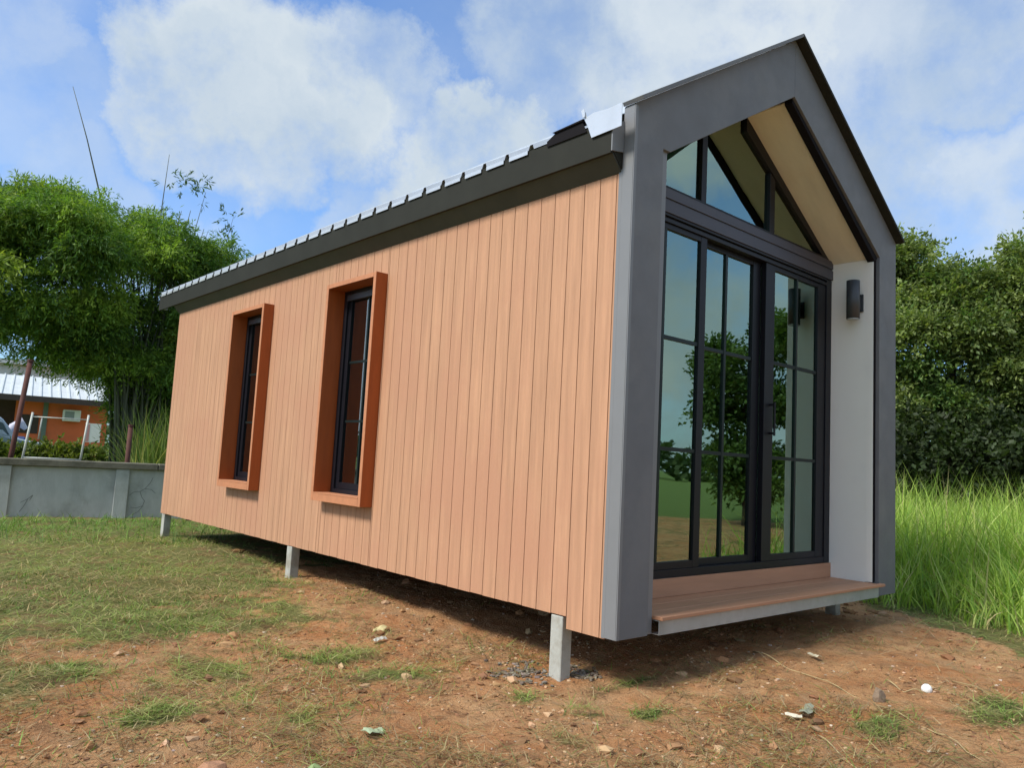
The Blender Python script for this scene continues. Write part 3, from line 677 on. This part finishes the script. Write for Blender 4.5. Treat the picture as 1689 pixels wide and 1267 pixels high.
# tree mirrored in the door glass, out in the field
p = Vector((11.5, -5.5, -.2)); ft = thing('field_tree', tuple(p), 'lone dark tree out in the field, seen only mirrored in the door glass', 'tree')
v, f, c = crown([(11.4, -5.6, 2.9, .8, .8, .95), (11.7, -5.0, 3.4, .8, .8, .8), (11.2, -5.9, 2.0, .7, .7, .5), (11.8, -4.9, 2.3, .8, .8, .7), (11.3, -5.7, 1.3, .8, .8, .7), (11.6, -5.2, .6, .8, .8, .6)], 2000, 12, .12, .06, [(.07, .13, .03), (.11, .18, .04)], [1, 1], .2, .35, .35, sub=6)
link('crown', mesh_np('crown', to_local(v, ft), f, c, M['leaf'], 4), ft)
limb_tree(ft, 11.5, -5.5, -.3, [(11.7, -5.0, 3.4), (11.2, -5.9, 2.1), (11.5, -5.5, 3.3)], .09, (11.5, -5.5, 1.3))
# far tree belt round the horizon
nb = 700; an = rng.uniform(0, 2 * np.pi, nb); rr_ = rng.uniform(95, 130, nb)
lum = np.stack([rr_ * np.cos(an), rr_ * np.sin(an), 1.5 + 1.2 * vn(an * 20, an * 0, 3., 5) * 2, np.full(nb, 3.5), np.full(nb, 3.5), rng.uniform(2.0, 4.2, nb)], 1)
v, f, c = crown([tuple(a) for a in lum], 9000, 6, 1.1, .8, [(.05, .085, .03), (.07, .11, .035)], [1, 1], .1, 1.5, .6)
tag(link('far_tree_line', mesh_np('far_tree_line', v, f, c, M['leaf'], 4)), 'distant low belt of trees round the fields', 'trees', kind='stuff')

# grass field beyond: tall grass to the right of the cabin
def tall_grass(n):
    dx = rng.uniform(-4.5, 8.5, n * 3); dd = rng.uniform(0, 1, n * 3) ** 1.1 * 11 + 5.6
    c0 = np.array([CAM.x, CAM.y])
    pos = c0 + np.outer(dd, np.array([td.x, td.y])) + np.outer(dx, np.array([trr.x, trr.y]))
    x, y = pos[:, 0], pos[:, 1]
    edge = np.where(y < .2, x - y * .9 - 4.1, x - 3.92 - y * .1) + vn(x, y, .6, 31) * .9
    ok = (rng.random(n * 3) < ss(-.1, .5, edge)) & (x > 3.5) & (y > -2.5 + .19 * (x + 3))
    pos = pos[ok][:n]; edge = edge[ok][:n]
    return pos, edge
pos, edge = tall_grass(31000); k = len(pos)
P0 = np.concatenate([pos, H(pos[:, 0], pos[:, 1])[:, None] - .02], 1)
clump = vn(pos[:, 0], pos[:, 1], .5, 40) + .5
hl = (.45 + .5 * clump + .45 * rng.random(k) ** 3) * (.22 + .78 * ss(-.1, 1.5, edge)); 
az = rng.uniform(0, 2 * np.pi, k) + 0.
cc = pal(k, [(.28, .42, .07), (.37, .51, .09), (.18, .31, .055), (.46, .53, .17), (.50, .44, .22)], [4, 4, 2.4, 1.6, .5])
V, F, C = ribbons(P0, az, rng.uniform(.0, .6, k), rng.uniform(.1, 1.9, k), hl * 1.2, rng.uniform(.008, .017, k), cc, 5)
tag(link('tall_grass', mesh_np('tall_grass', V, F, C, M['blade'], 4)), 'waist high bright green grass beside and behind the grey gable post', 'grass', kind='stuff')

# long bent pale stalks crossing it
pos, edge = tall_grass(900); k = len(pos)
P0 = np.concatenate([pos, H(pos[:, 0], pos[:, 1])[:, None] - .02], 1)
cc = pal(k, [(.46, .52, .20), (.36, .48, .12), (.52, .46, .26)], [3, 3, 1.5])
V, F, C = ribbons(P0, rng.uniform(0, 2 * np.pi, k), rng.uniform(.1, 1.15, k), rng.uniform(-.1, .5, k), rng.uniform(.7, 1.35, k) * (.6 + .4 * ss(0, 1.4, edge)), rng.uniform(.010, .018, k), cc, 4)
tag(link('grass_stalks', mesh_np('grass_stalks', V, F, C, M['blade'], 4)), 'long pale bent stalks crossing the tall grass', 'grass', kind='stuff')

# tall reeds behind the concrete wall near the cabin's rear corner
q = bc + br * 1.9 - bd * 1.6
k = 1500; P0 = np.stack([q.x + rng.uniform(-.75, 1.5, k), q.y + rng.uniform(-.5, .8, k), np.full(k, -.2)], 1)
cc = pal(k, [(.22, .30, .07), (.36, .36, .14), (.14, .22, .05)], [3, 2, 2])
V, F, C = ribbons(P0, rng.uniform(0, 2 * np.pi, k), rng.uniform(0, .3, k), rng.uniform(.1, 1.3, k), rng.uniform(.8, 2.0, k), rng.uniform(.02, .035, k), cc, 5)
tag(link('reed_bed', mesh_np('reed_bed', V, F, C, M['blade'], 4)), 'yellow green reeds standing behind the wall near the cabin corner', 'reeds', kind='stuff')

# cut grass lying on the soil, and short standing turf
def scatter(n, lo=1.0, hi=11.5, spread=.85):
    r = lo * np.exp(rng.random(n) * math.log(hi / lo)); a0 = math.atan2(Fv.y, Fv.x); a = a0 + rng.uniform(-spread, spread, n)
    return CAM.x + r * np.cos(a), CAM.y + r * np.sin(a), r
def in_house(x, y, m=0.): return (x > .25 + m) & (x < 3.1) & (y > .5) & (y < 6.9)
x, y, r = scatter(330000); vg = veg(x, y)
stk = ss(-.05, .35, vn(x * .8 + y * .5, y * .7, .55, 80) + .7 * vn(x, y, .16, 81))
keep = rng.random(len(x)) < np.maximum(.05 + .42 * stk, vg ** .8 * (.45 + .5 * ss(-.35, .1, vn(x, y, .38, 90) + .6 * vn(x, y, .13, 91)))) * np.where(in_house(x, y), .25, 1) * np.where((x > 6.5) | (y > 9.0), 0, 1)
x, y, r, vg = x[keep], y[keep], r[keep], vg[keep]; k = len(x); print('clippings', k)
P0 = np.stack([x, y, H(x, y) + rng.uniform(0, .02, k) + .05 * vg * np.clip(vn(x, y, .33, 92) + .5 * vn(x, y, .14, 93) + .15, 0, 1)], 1)
tone = vn(x, y, .8, 50) + vn(x, y, .25, 51) * .6
cols = np.where((tone > .12)[:, None], pal(k, [(.28, .25, .10), (.45, .36, .18), (.19, .20, .07)], [3, 3, 3]), pal(k, [(.25, .31, .08), (.19, .26, .06), (.35, .35, .13), (.48, .42, .21)], [4, 4, 3, 1.6]))
band = ss(6.2, 8.0, y)[:, None] * (x < 1)[:, None]
bare_ = (vg < .4)[:, None] * (rng.random(k) < .75)[:, None]
cols = cols * (1 - bare_) + pal(k, [(.30, .22, .12), (.22, .14, .075), (.42, .33, .19), (.22, .22, .09)], [3, 3, 2, 2]) * bare_
cols = cols * (1 - band) + pal(k, [(.17, .33, .06), (.24, .40, .08), (.11, .22, .04)], [3, 2, 2]) * band
V, F, C = ribbons(P0, rng.uniform(0, 2 * np.pi, k), rng.uniform(1.15, 1.6, k), rng.uniform(-.1, .5, k), rng.uniform(.03, .13, k) * (.8 + .05 * r), rng.uniform(.0022, .005, k) * (.75 + .10 * r), cols, 2)
tag(link('grass_clippings', mesh_np('grass_clippings', V, F, C, M['blade'], 4)), 'olive and straw coloured cut grass lying over the soil', 'grass', kind='stuff')
# standing short turf
x, y, r = scatter(120000, 1.3, 11.6); vg = veg(x, y); tone = vn(x, y, .5, 60) + .6 * vn(x, y, .2, 61)
pr_ = vg ** 1.5 * ss(-.15, .35, tone + .5 * ss(5.5, 8, y) + .5 * ss(3.8, 4.4, x - y) + .6 * ss(.3, .0, np.abs(y - .1)) * 0)
keep = (rng.random(len(x)) < pr_ * np.where(in_house(x, y), .35, 1)) & (y < 9.1)
for (px, py, rad_) in ((-.73, .78, .35), (-1.25, .42, .25), (.02, -.21, .13), (-1.9, .75, .15), (-.25, -.05, .09), (.33, .12, .16)):
    keep |= (np.hypot((x - px) / rad_, (y - py) / (rad_ * .45)) < rng.uniform(0, 1.1, len(x))) & (rng.random(len(x)) < .30)
x, y, r, vg = x[keep], y[keep], r[keep], vg[keep]; k = len(x); print('turf', k)
P0 = np.stack([x, y, H(x, y) - .004], 1)
cols = pal(k, [(.14, .25, .055), (.20, .33, .07), (.10, .18, .05), (.28, .35, .10)], [4, 3, 3, 2])
ll = np.where((y > 6.0) | (x - y > 3.9), rng.uniform(.06, .2, k), rng.uniform(.02, .07, k))
V, F, C = ribbons(P0, rng.uniform(0, 2 * np.pi, k), rng.uniform(.3, 1.2, k), rng.uniform(.1, 1.0, k), ll, rng.uniform(.003, .006, k) * (.7 + .12 * r), cols, 3)
tag(link('short_grass', mesh_np('short_grass', V, F, C, M['blade'], 4)), 'short green grass growing in patches on the soil', 'grass', kind='stuff')

# clods and small stones as stuff
def rocks(n, x, y, size, cols, wts, name, label, cat, sink=.35):
    bmx = bmesh.new(); bmesh.ops.create_icosphere(bmx, subdivisions=1, radius=1); bv = np.array([v.co[:] for v in bmx.verts]); bf = np.array([[v.index for v in f.verts] for f in bmx.faces]); bmx.free()
    k = len(x); V = bv[None] * (1 + rng.uniform(-.4, .35, (k, len(bv), 1))) * (np.stack([rng.uniform(.8, 1.4, k), rng.uniform(.6, 1.1, k), rng.uniform(.35, .6, k)], 1) * size[:, None])[:, None, :]
    a = rng.uniform(0, 6.28, k); ca, sa = np.cos(a)[:, None], np.sin(a)[:, None]
    V = np.stack([V[..., 0] * ca - V[..., 1] * sa, V[..., 0] * sa + V[..., 1] * ca, V[..., 2]], -1)
    V += np.stack([x, y, H(x, y) + size * sink * .5], 1)[:, None]
    F = (bf[None] + (np.arange(k) * len(bv))[:, None, None]).reshape(-1, 3)
    C = np.repeat(pal(k, cols, wts, .2), len(bv), 0)
    return tag(link(name, mesh_np(name, V.reshape(-1, 3), F, C, M['clod'], 3)), label, cat, kind='stuff')
M['clod'] = foliage_mat('soil_clod', 0.0, .95, .1)
x, y, r = scatter(42000, 1.0, 9); keep = (rng.random(len(x)) < (1 - veg(x, y)) * ss(-.3, .3, vn(x, y, .5, 70))) & (x < 4); x, y, r = x[keep], y[keep], r[keep]
rocks(0, x, y, rng.uniform(.002, .008, len(x)) * (1 + 2.2 * (rng.random(len(x)) < .05)) * (.6 + .22 * r), [(.36, .20, .10), (.27, .14, .07), (.46, .31, .18), (.20, .11, .06)], [4, 3, 2, 2], 'soil_clods', 'crumbs and clods of orange brown soil', 'soil')
x, y, r = scatter(1500, 1.2, 8); keep = rng.random(len(x)) < .9 * (1 - veg(x, y)); x, y, r = x[keep], y[keep], r[keep]
rocks(0, x, y, rng.uniform(.003, .009, len(x)) * (.6 + .15 * r), [(.48, .40, .31), (.40, .31, .22), (.55, .40, .28)], [2, 2, 1], 'pebbles', 'small pale pebbles scattered over the soil', 'pebbles')
gxs = np.concatenate([rng.normal(-.08, .08, 120), rng.normal(.20, .05, 110)]); gys = np.concatenate([rng.normal(.60, .09, 120), rng.normal(.40, .05, 110)])
rocks(0, gxs, gys, rng.uniform(.006, .018, 230), [(.20, .17, .14), (.27, .24, .20), (.14, .115, .09)], [3, 1.5, 2.5], 'concrete_rubble', 'grey concrete rubble and grit heaped round the near support post', 'rubble', .8)

# individual bits on the ground
def lump(name, label, cat, x, y, size, base, seed, squash=.6, ang=0., jag=.22, sub=2):
    r = np.random.default_rng(seed); bm_ = bmesh.new(); bmesh.ops.create_icosphere(bm_, subdivisions=sub, radius=1)
    dirs = r.normal(size=(9, 3)); dirs /= np.linalg.norm(dirs, axis=1, keepdims=True); offs = r.uniform(.55, .9, 9)
    for v in bm_.verts:
        c = np.array(v.co)
        for d, o_ in zip(dirs, offs if jag else offs + 2):
            e = c @ d - o_
            if e > 0: c = c - d * e
        c = c + r.normal(size=3) * .02 * (jag > .1)
        v.co = Vector((c[0] * size[0], c[1] * size[1], c[2] * size[2]))
    me = bpy.data.meshes.new(name); bm_.to_mesh(me); bm_.free(); me.polygons.foreach_set('use_smooth', [jag < .1] * len(me.polygons))
    me.materials.append(mat(name + '_surface', base, .9, var=.25, vscale=30, bump=.5, bscale=80))
    o = link(name, me); o.location = (x, y, float(H(x, y)) + size[2] * .45); o.rotation_euler = (.1, -.15, ang)
    return tag(o, label, cat)
lump('soil_lump', 'largest brick coloured clod at the bottom left of the bare soil', 'clod', -1.93, .13, (.075, .06, .05), (.38, .20, .11), 1, ang=.6)
lump('soil_lump', 'dark red brown clod on the soil below the window wall', 'clod', -1.42, .06, (.03, .025, .022), (.25, .1, .05), 5, ang=.2)
lump('white_ball', 'small white ball lying on the soil right of the deck', 'ball', 1.30, -.96, (.027, .027, .027), (.85, .85, .82), 3, jag=0)
def scrap(name, label, x, y, a, w_, l_, base, seed, fold=.25):
    r = np.random.default_rng(seed); m = MB(); n = 6; vs = []
    for i in range(n + 1):
        for j in range(3):
            f = i / n; ww = w_ * (1 - .5 * abs(f - .4)) * (1 + r.uniform(-.25, .25)); vs.append(((f - .5) * l_, (j - 1) * ww * .5, .012 + fold * l_ * .15 * math.sin(f * 5 + seed) + (.01 if j == 1 else 0) + r.uniform(0, .006)))
    fs = [(i * 3 + j, (i + 1) * 3 + j, (i + 1) * 3 + j + 1, i * 3 + j + 1) for i in range(n) for j in range(2)]
    m.add(vs, fs); me = m.mesh(name, [mat(name + '_skin', base, .7, var=.2, vscale=40)])
    o = link(name, me); o.location = (x, y, float(H(x, y)) + .004); o.rotation_euler = (0, 0, a)
    sm = o.modifiers.new('thick', 'SOLIDIFY'); sm.thickness = .002
    return o
tag(scrap('paper_scrap', '', 1.52, -.25, 1.0, .04, .11, (.55, .50, .36), 1), 'cream scrap of paper on the soil in front of the deck', 'litter')
tag(scrap('leaf_scrap', '', .55, -.71, .3, .055, .15, (.27, .28, .20), 2), 'grey green dried leaf on the soil in the right foreground', 'leaf')
tag(scrap('paper_scrap', '', .44, -.70, 2.2, .03, .075, (.58, .54, .42), 3), 'folded cream paper scrap beside the grey green dried leaf', 'litter')
tag(scrap('dry_leaf', '', -.32, 1.62, .5, .07, .10, (.50, .44, .22), 4, .6), 'curled yellow brown leaf on the soil under the window wall', 'leaf')
tag(scrap('plastic_scrap', '', -.50, 1.35, .2, .04, .10, (.48, .48, .42), 5), 'flattened pale plastic scrap left of the curled yellow leaf', 'litter')
tag(scrap('green_leaf', '', -1.62, -.02, .9, .05, .06, (.22, .30, .12), 6, .3), 'single broad green leaf on the soil at the bottom of the photo', 'leaf')
tag(scrap('crumpled_leaf', '', -1.28, .14, .2, .07, .09, (.34, .42, .26), 7, .6), 'pale grey green crumpled leaf in the middle foreground', 'leaf')
lump('wooden_stub', 'short weathered brown wooden stub sticking up from the soil at right', 'wooden stub', .985, -.855, (.034, .03, .06), (.27, .20, .14), 8, ang=-.5)
# dry stalks lying on the soil
M['stalk'] = mat('dry_stalk', (.40, .31, .16), .8, var=.25, vscale=20)
def stalk(pts, label, r=.004):
    P3 = []
    for (a, b_), (c_, d_) in zip(pts[:-1], pts[1:]):
        for i in range(6): f = i / 6; P3.append((a + (c_ - a) * f + rng.normal() * .004, b_ + (d_ - b_) * f + rng.normal() * .004))
    P3.append(pts[-1]); P3 = [(px, py, float(H(px, py)) + .008 + .01 * math.sin(i * .9)) for i, (px, py) in enumerate(P3)]
    o = MB().tube(P3, [r * (1 - .6 * i / len(P3)) for i in range(len(P3))], 5).obj('dry_stalk', [M['stalk']], smooth=True)
    return tag(o, label, 'stalk')
stalk([(1.35, .05), (1.12, -.35), (.95, -.78)], 'long straw coloured stalk running from the deck towards the wooden stub', .0045)
stalk([(.90, -.88), (.78, -1.15), (.60, -1.45)], 'straw coloured stalk below the wooden stub reaching the bottom edge')
stalk([(.35, -.85), (.15, -1.1), (.02, -1.3)], 'thin dry stalk in the foreground below the grey green leaf', .0035)
stalk([(1.7, -.95), (1.45, -1.25), (1.2, -1.55)], 'thin dry stalk at the right edge of the bare soil', .0035)
stalk([(1.32, -.75), (1.22, -.88), (1.28, -.98)], 'short curved stalk beside the white ball', .004)

# ------------------------------------------------------------------ beyond the wall, left
c0 = Vector((CAM.x, CAM.y, 0))
def at(u, dist):      # bearing of a column of the left part of the photo, in the world
    d = Vector((.141, .99, 0)).lerp(Vector((.30, .954, 0)), u / 268).normalized(); return c0 + d * dist
M['orange'] = mat('orange_painted_wall', (.64, .135, .045), .8, var=.12, vscale=2, dark=(.45, .12, .05), dscale=.8)
M['rooftin'] = mat('pale_corrugated_tin', (.62, .66, .66), .5, metal=.2, var=.1, vscale=3)
M['darkwood'] = mat('dark_opening', (.05, .035, .03), .8, var=.2)
M['greenpost'] = mat('grey_green_paint', (.13, .17, .15), .7, var=.1)
M['whiteplastic'] = mat('white_plastic', (.72, .72, .70), .5)
M['grille'] = mat('grey_grille', (.25, .28, .28), .6)
HB = thing('orange_house', tuple(at(85, 33)) , 'low orange painted house with pale tin roof beyond the concrete wall', 'house')
HB.location.z = -.2; HB.rotation_euler = (0, 0, -.16)
s36 = 1269 / 33.
def hx(u): return (u - 85) / s36
def hz(v, u=85): return .848 + (722 + (u - 85) * .05 - v) / s36 + .2
MB().box(hx(33), hx(147), 0, 5, 0, hz(668)).obj('wall', [M['orange']], HB)
MB().box(hx(-40), hx(33) - .004, 1.4, 5, 0, hz(668)).obj('wall', [M['darkwood']], HB)
MB().box(hx(66), hx(72), -.06, -.003, 0, hz(668)).obj('post', [M['greenpost']], HB)
MB().box(hx(40), hx(62), -.03, -.002, hz(716), hz(690)).obj('window', [M['darkwood']], HB)
MB().prism([(-.9, hz(671)), (-.85, hz(667)), (2.6, hz(630)), (2.6, hz(633))], hx(-45), hx(150), 'x').obj('roof', [M['rooftin']], HB)
MB().box(hx(-45), hx(150), -.93, -.90, hz(673), hz(665)).obj('eave_board', [M['darkwood']], HB)
rb = MB(); u = hx(-44)
while u < hx(149):
    rb.prism([(-.86, hz(667) + .005), (2.6, hz(630) + .005), (2.6, hz(630) + .04), (-.86, hz(667) + .04)], u, u + .05, 'x'); u += .3
rb.obj('roof_rib', [M['rooftin']], HB)
AC = thing('air_conditioner', (0, 0, 0), 'white boxed air conditioner unit on the orange house wall', 'air conditioner')
AC.location = HB.location + Matrix.Rotation(-.16, 3, 'Z') @ Vector((hx(101), -.17, hz(696))); AC.rotation_euler = HB.rotation_euler
MB().box(-.29, .29, -.16, .16, 0, .42).obj('casing', [M['whiteplastic']], AC, bevel=.02); MB().box(-.22, .08, -.172, -.1625, .06, .36).obj('grille', [M['grille']], AC)
# pale shed with a stepped tin gable behind
SH = thing('tin_shed', tuple(at(10, 40)), 'pale blue grey corrugated tin shed at the left edge behind the car', 'shed'); SH.location.z = -.2; SH.rotation_euler = (0, 0, -.14)
s41 = 1269 / 40.; m = MB(); u = -3.
while u < (110 - 10) / s41: m.box(u, u + .12, 0, .05, 0, .848 + .2 + (718 - 618) / s41); m.box(u + .121, u + .24, .02, .06, 0, .848 + .2 + (718 - 618) / s41); u += .241
m.obj('cladding', [M['rooftin']], SH)
MB().box(-3.1, (112 - 10) / s41, -.4, 5, .848 + .2 + 100 / s41, .848 + .26 + 104 / s41).obj('roof', [M['rooftin']], SH)
# leaning reddish pole
M['rust'] = mat('rusty_red_pole', (.085, .028, .02), .8, var=.35, vscale=8)
pb = at(11, 12.6); pt = at(32, 12.6)
LP = thing('leaning_pole', (pb.x, pb.y, -.2), 'rusty red brown pole leaning right behind the concrete wall at the left', 'pole')
MB().tube([(0, 0, -.1), ((pt.x - pb.x), (pt.y - pb.y), 2.1)], .034, 8).obj('shaft', [M['rust']], LP, smooth=True)
MB().tube([((pt.x - pb.x), (pt.y - pb.y), 2.1), ((pt.x - pb.x) * 1.01, (pt.y - pb.y) * 1.01, 2.13)], .042, 8).obj('collar', [M['rust']], LP)
q0 = at(206, 13.2); RP = thing('rusty_post', (q0.x, q0.y, -.2), 'short rust brown post behind the wall beneath the bamboo', 'post')
MB().tube([(0, 0, 0), (0, 0, .2 + .848 + 24 / 96.)], .038, 8).obj('shaft', [M['rust']], RP, smooth=True)
MB().tube([(0, 0, .2 + .848 + 24 / 96.), (0, 0, .2 + .848 + 27 / 96.)], .044, 8).obj('collar', [M['rust']], RP)
# pale pipe railing standing just behind the coping
M['pipe'] = mat('pale_grey_pipe', (.50, .52, .47), .5, var=.15, vscale=10)
RL = thing('pipe_railing', (*at(82, 12.25).xy, 0), 'pale grey pipe frame standing behind the concrete coping', 'railing')
def rp_(u, v, dist=12.25):
    p = at(u, dist); z = .848 + ((717 + u * .06) - v) * dist * .995 / 1269; return Vector((p.x, p.y, z)) - RL.location
for a, b_ in (((35, 765), (45, 684)), ((127, 765), (134, 688))): MB().tube([rp_(*a), rp_(*b_)], .015, 8).obj('upright', [M['pipe']], RL, smooth=True)
MB().tube([rp_(37, 747), rp_(128, 753)], .012, 8).obj('rail', [M['pipe']], RL, smooth=True)
MB().tube([rp_(44.5, 690), rp_(134, 695)], .008, 8).obj('rail', [M['pipe']], RL, smooth=True)
MB().tube([rp_(60, 692), rp_(58, 722)], .010, 6).obj('rail', [M['pipe']], RL, smooth=True)
# white notice panel
q0 = at(141, 26); NP = thing('notice_board', (q0.x, q0.y, -.2), 'white and pinkish notice panel standing right of the orange house', 'sign'); NP.rotation_euler = (0, 0, -.2)
s27 = 1269 / 26.; z0, z1 = .2 + .848 + (724 - 726) / s27, .2 + .848 + (724 - 699) / s27
MB().box(-.17, .24, -.012, .012, z0, z1).obj('panel', [M['whiteplastic']], NP)
MB().box(-.17, -.05, -.016, -.013, z0 + .02, z1 - .02).obj('stripe', [mat('faded_red_print', (.50, .25, .24), .7)], NP)
MB().box(-.02, .02, .013, .05, 0, z1).obj('post', [M['pipe']], NP)
# hedge
k0, k1 = at(-20, 20), at(150, 20)
hr = thing('clipped_hedge', (*((k0 + k1) / 2).xy, -.2), 'low clipped yellow green hedge in front of the orange house', 'hedge')
lum = [(k0.x + (k1.x - k0.x) * f, k0.y + (k1.y - k0.y) * f, .25, .32, .4, .45) for f in np.linspace(0, 1, 12)]
v, f, c = crown(lum, 1500, 10, .09, .05, [(.16, .20, .03), (.09, .13, .025), (.24, .27, .05)], [2, 3, 1], 0, .12, .6)
link('foliage', mesh_np('foliage', to_local(v, hr), f, c, M['leaf'], 4), hr)
m = MB()
for l in lum: m.tube([(l[0] - hr.location.x, l[1] - hr.location.y, 0), (l[0] - hr.location.x, l[1] - hr.location.y, .5)], .02, 5)
m.obj('stems', [M['bark']], hr)
# parked car, mostly beyond the left edge
cp = at(-66, 21); car = thing('parked_car', (cp.x, cp.y, -.2), 'light blue car parked beyond the wall at the left edge', 'car'); car.rotation_euler = (0, 0, .05)
M['carpaint'] = mat('light_blue_paint', (.42, .52, .62), .25, spec=.6)
M['carglass'] = mat('car_window', (.10, .15, .20), .1, spec=.8); M['tyre'] = mat('rubber', (.02, .02, .02), .85); M['rim'] = mat('alloy_rim', (.5, .5, .52), .4, metal=.6)
m = MB(); prof = [(-1.7, .35), (-1.72, .85), (-1.5, 1.0), (-1.0, 1.55), (.35, 1.62), (.72, 1.45), (1.05, 1.02), (1.9, .88), (2.05, .6), (2.03, .35)]
secs = [(-.80, .0), (-.74, 1.), (.74, 1.), (.80, .0)]; n = len(prof)
vs = []
for y_, top in ((-.84, 0), (-.70, 1), (.70, 1), (.84, 0)):
    for px_, pz_ in prof:
        q_ = pz_ if (top or pz_ < 1.03) else 1.02 + (pz_ - 1.02) * .15
        vs.append((px_ * (1.0 if top else .985), y_, q_))
fs = [(s * n + i, s * n + (i + 1) % n, (s + 1) * n + (i + 1) % n, (s + 1) * n + i) for s in range(3) for i in range(n)] + [tuple(range(n)), tuple(range(4 * n - 1, 3 * n - 1, -1))]
m.add(vs, fs); m.obj('body', [M['carpaint']], car, bevel=.03)
for sy in (-1, 1):
    MB().prism([(-1.2, 1.06), (-.92, 1.46), (-.32, 1.5), (-.32, 1.06)], sy * .78, sy * .80, 'y').obj('side_window', [M['carglass']], car)
    MB().prism([(-.26, 1.06), (-.26, 1.5), (.32, 1.5), (.72, 1.34), (.88, 1.06)], sy * .78, sy * .80, 'y').obj('side_window', [M['carglass']], car)
    for wx in (-1.1, 1.25):
        wh = MB().tube([(wx, sy * .70, .33), (wx, sy * .86, .33)], .33, 20).obj('wheel', [M['tyre']], car)
        MB().tube([(wx, sy * .85, .33), (wx, sy * .872, .33)], .2, 14).obj('rim', [M['rim']], wh)
    MB().box(2.0, 2.06, sy * .62 - .12, sy * .62 + .12, .66, .8).obj('headlight', [M['whiteplastic']], car, bevel=.01)
q0 = at(27, 21.5); s22 = 1269 / 21.5
sc_o = thing('covered_bundle', (q0.x, q0.y, -.2), 'blue and white covered bundle right of the light blue car', 'bundle')
zb = .2 + .848
MB().box(-.18, .14, -.2, .2, 0, zb + .02).obj('base', [mat('blue_tarpaulin', (.05, .08, .22), .6, var=.2)], sc_o, bevel=.05)
m = MB(); m.tube([(-.2, 0, zb + .02), (-.1, 0, zb + .22), (.02, 0, zb + .34), (.14, 0, zb + .2)], [.08, .13, .12, .05], 9); m.obj('cover', [mat('pale_lilac_cover', (.55, .55, .66), .6, var=.15)], sc_o, smooth=True)
GROUPS = {'leafy_tree': 'broadleaf trees right of the cabin', 'dry_stalk': 'dry stalks lying on the soil', 'paper_scrap': 'paper scraps on the soil', 'soil_lump': 'big clods on the soil'}
for o in list(sc.objects):
    if o.parent is None and o.name.split('.')[0] in GROUPS: o['group'] = GROUPS[o.name.split('.')[0]]
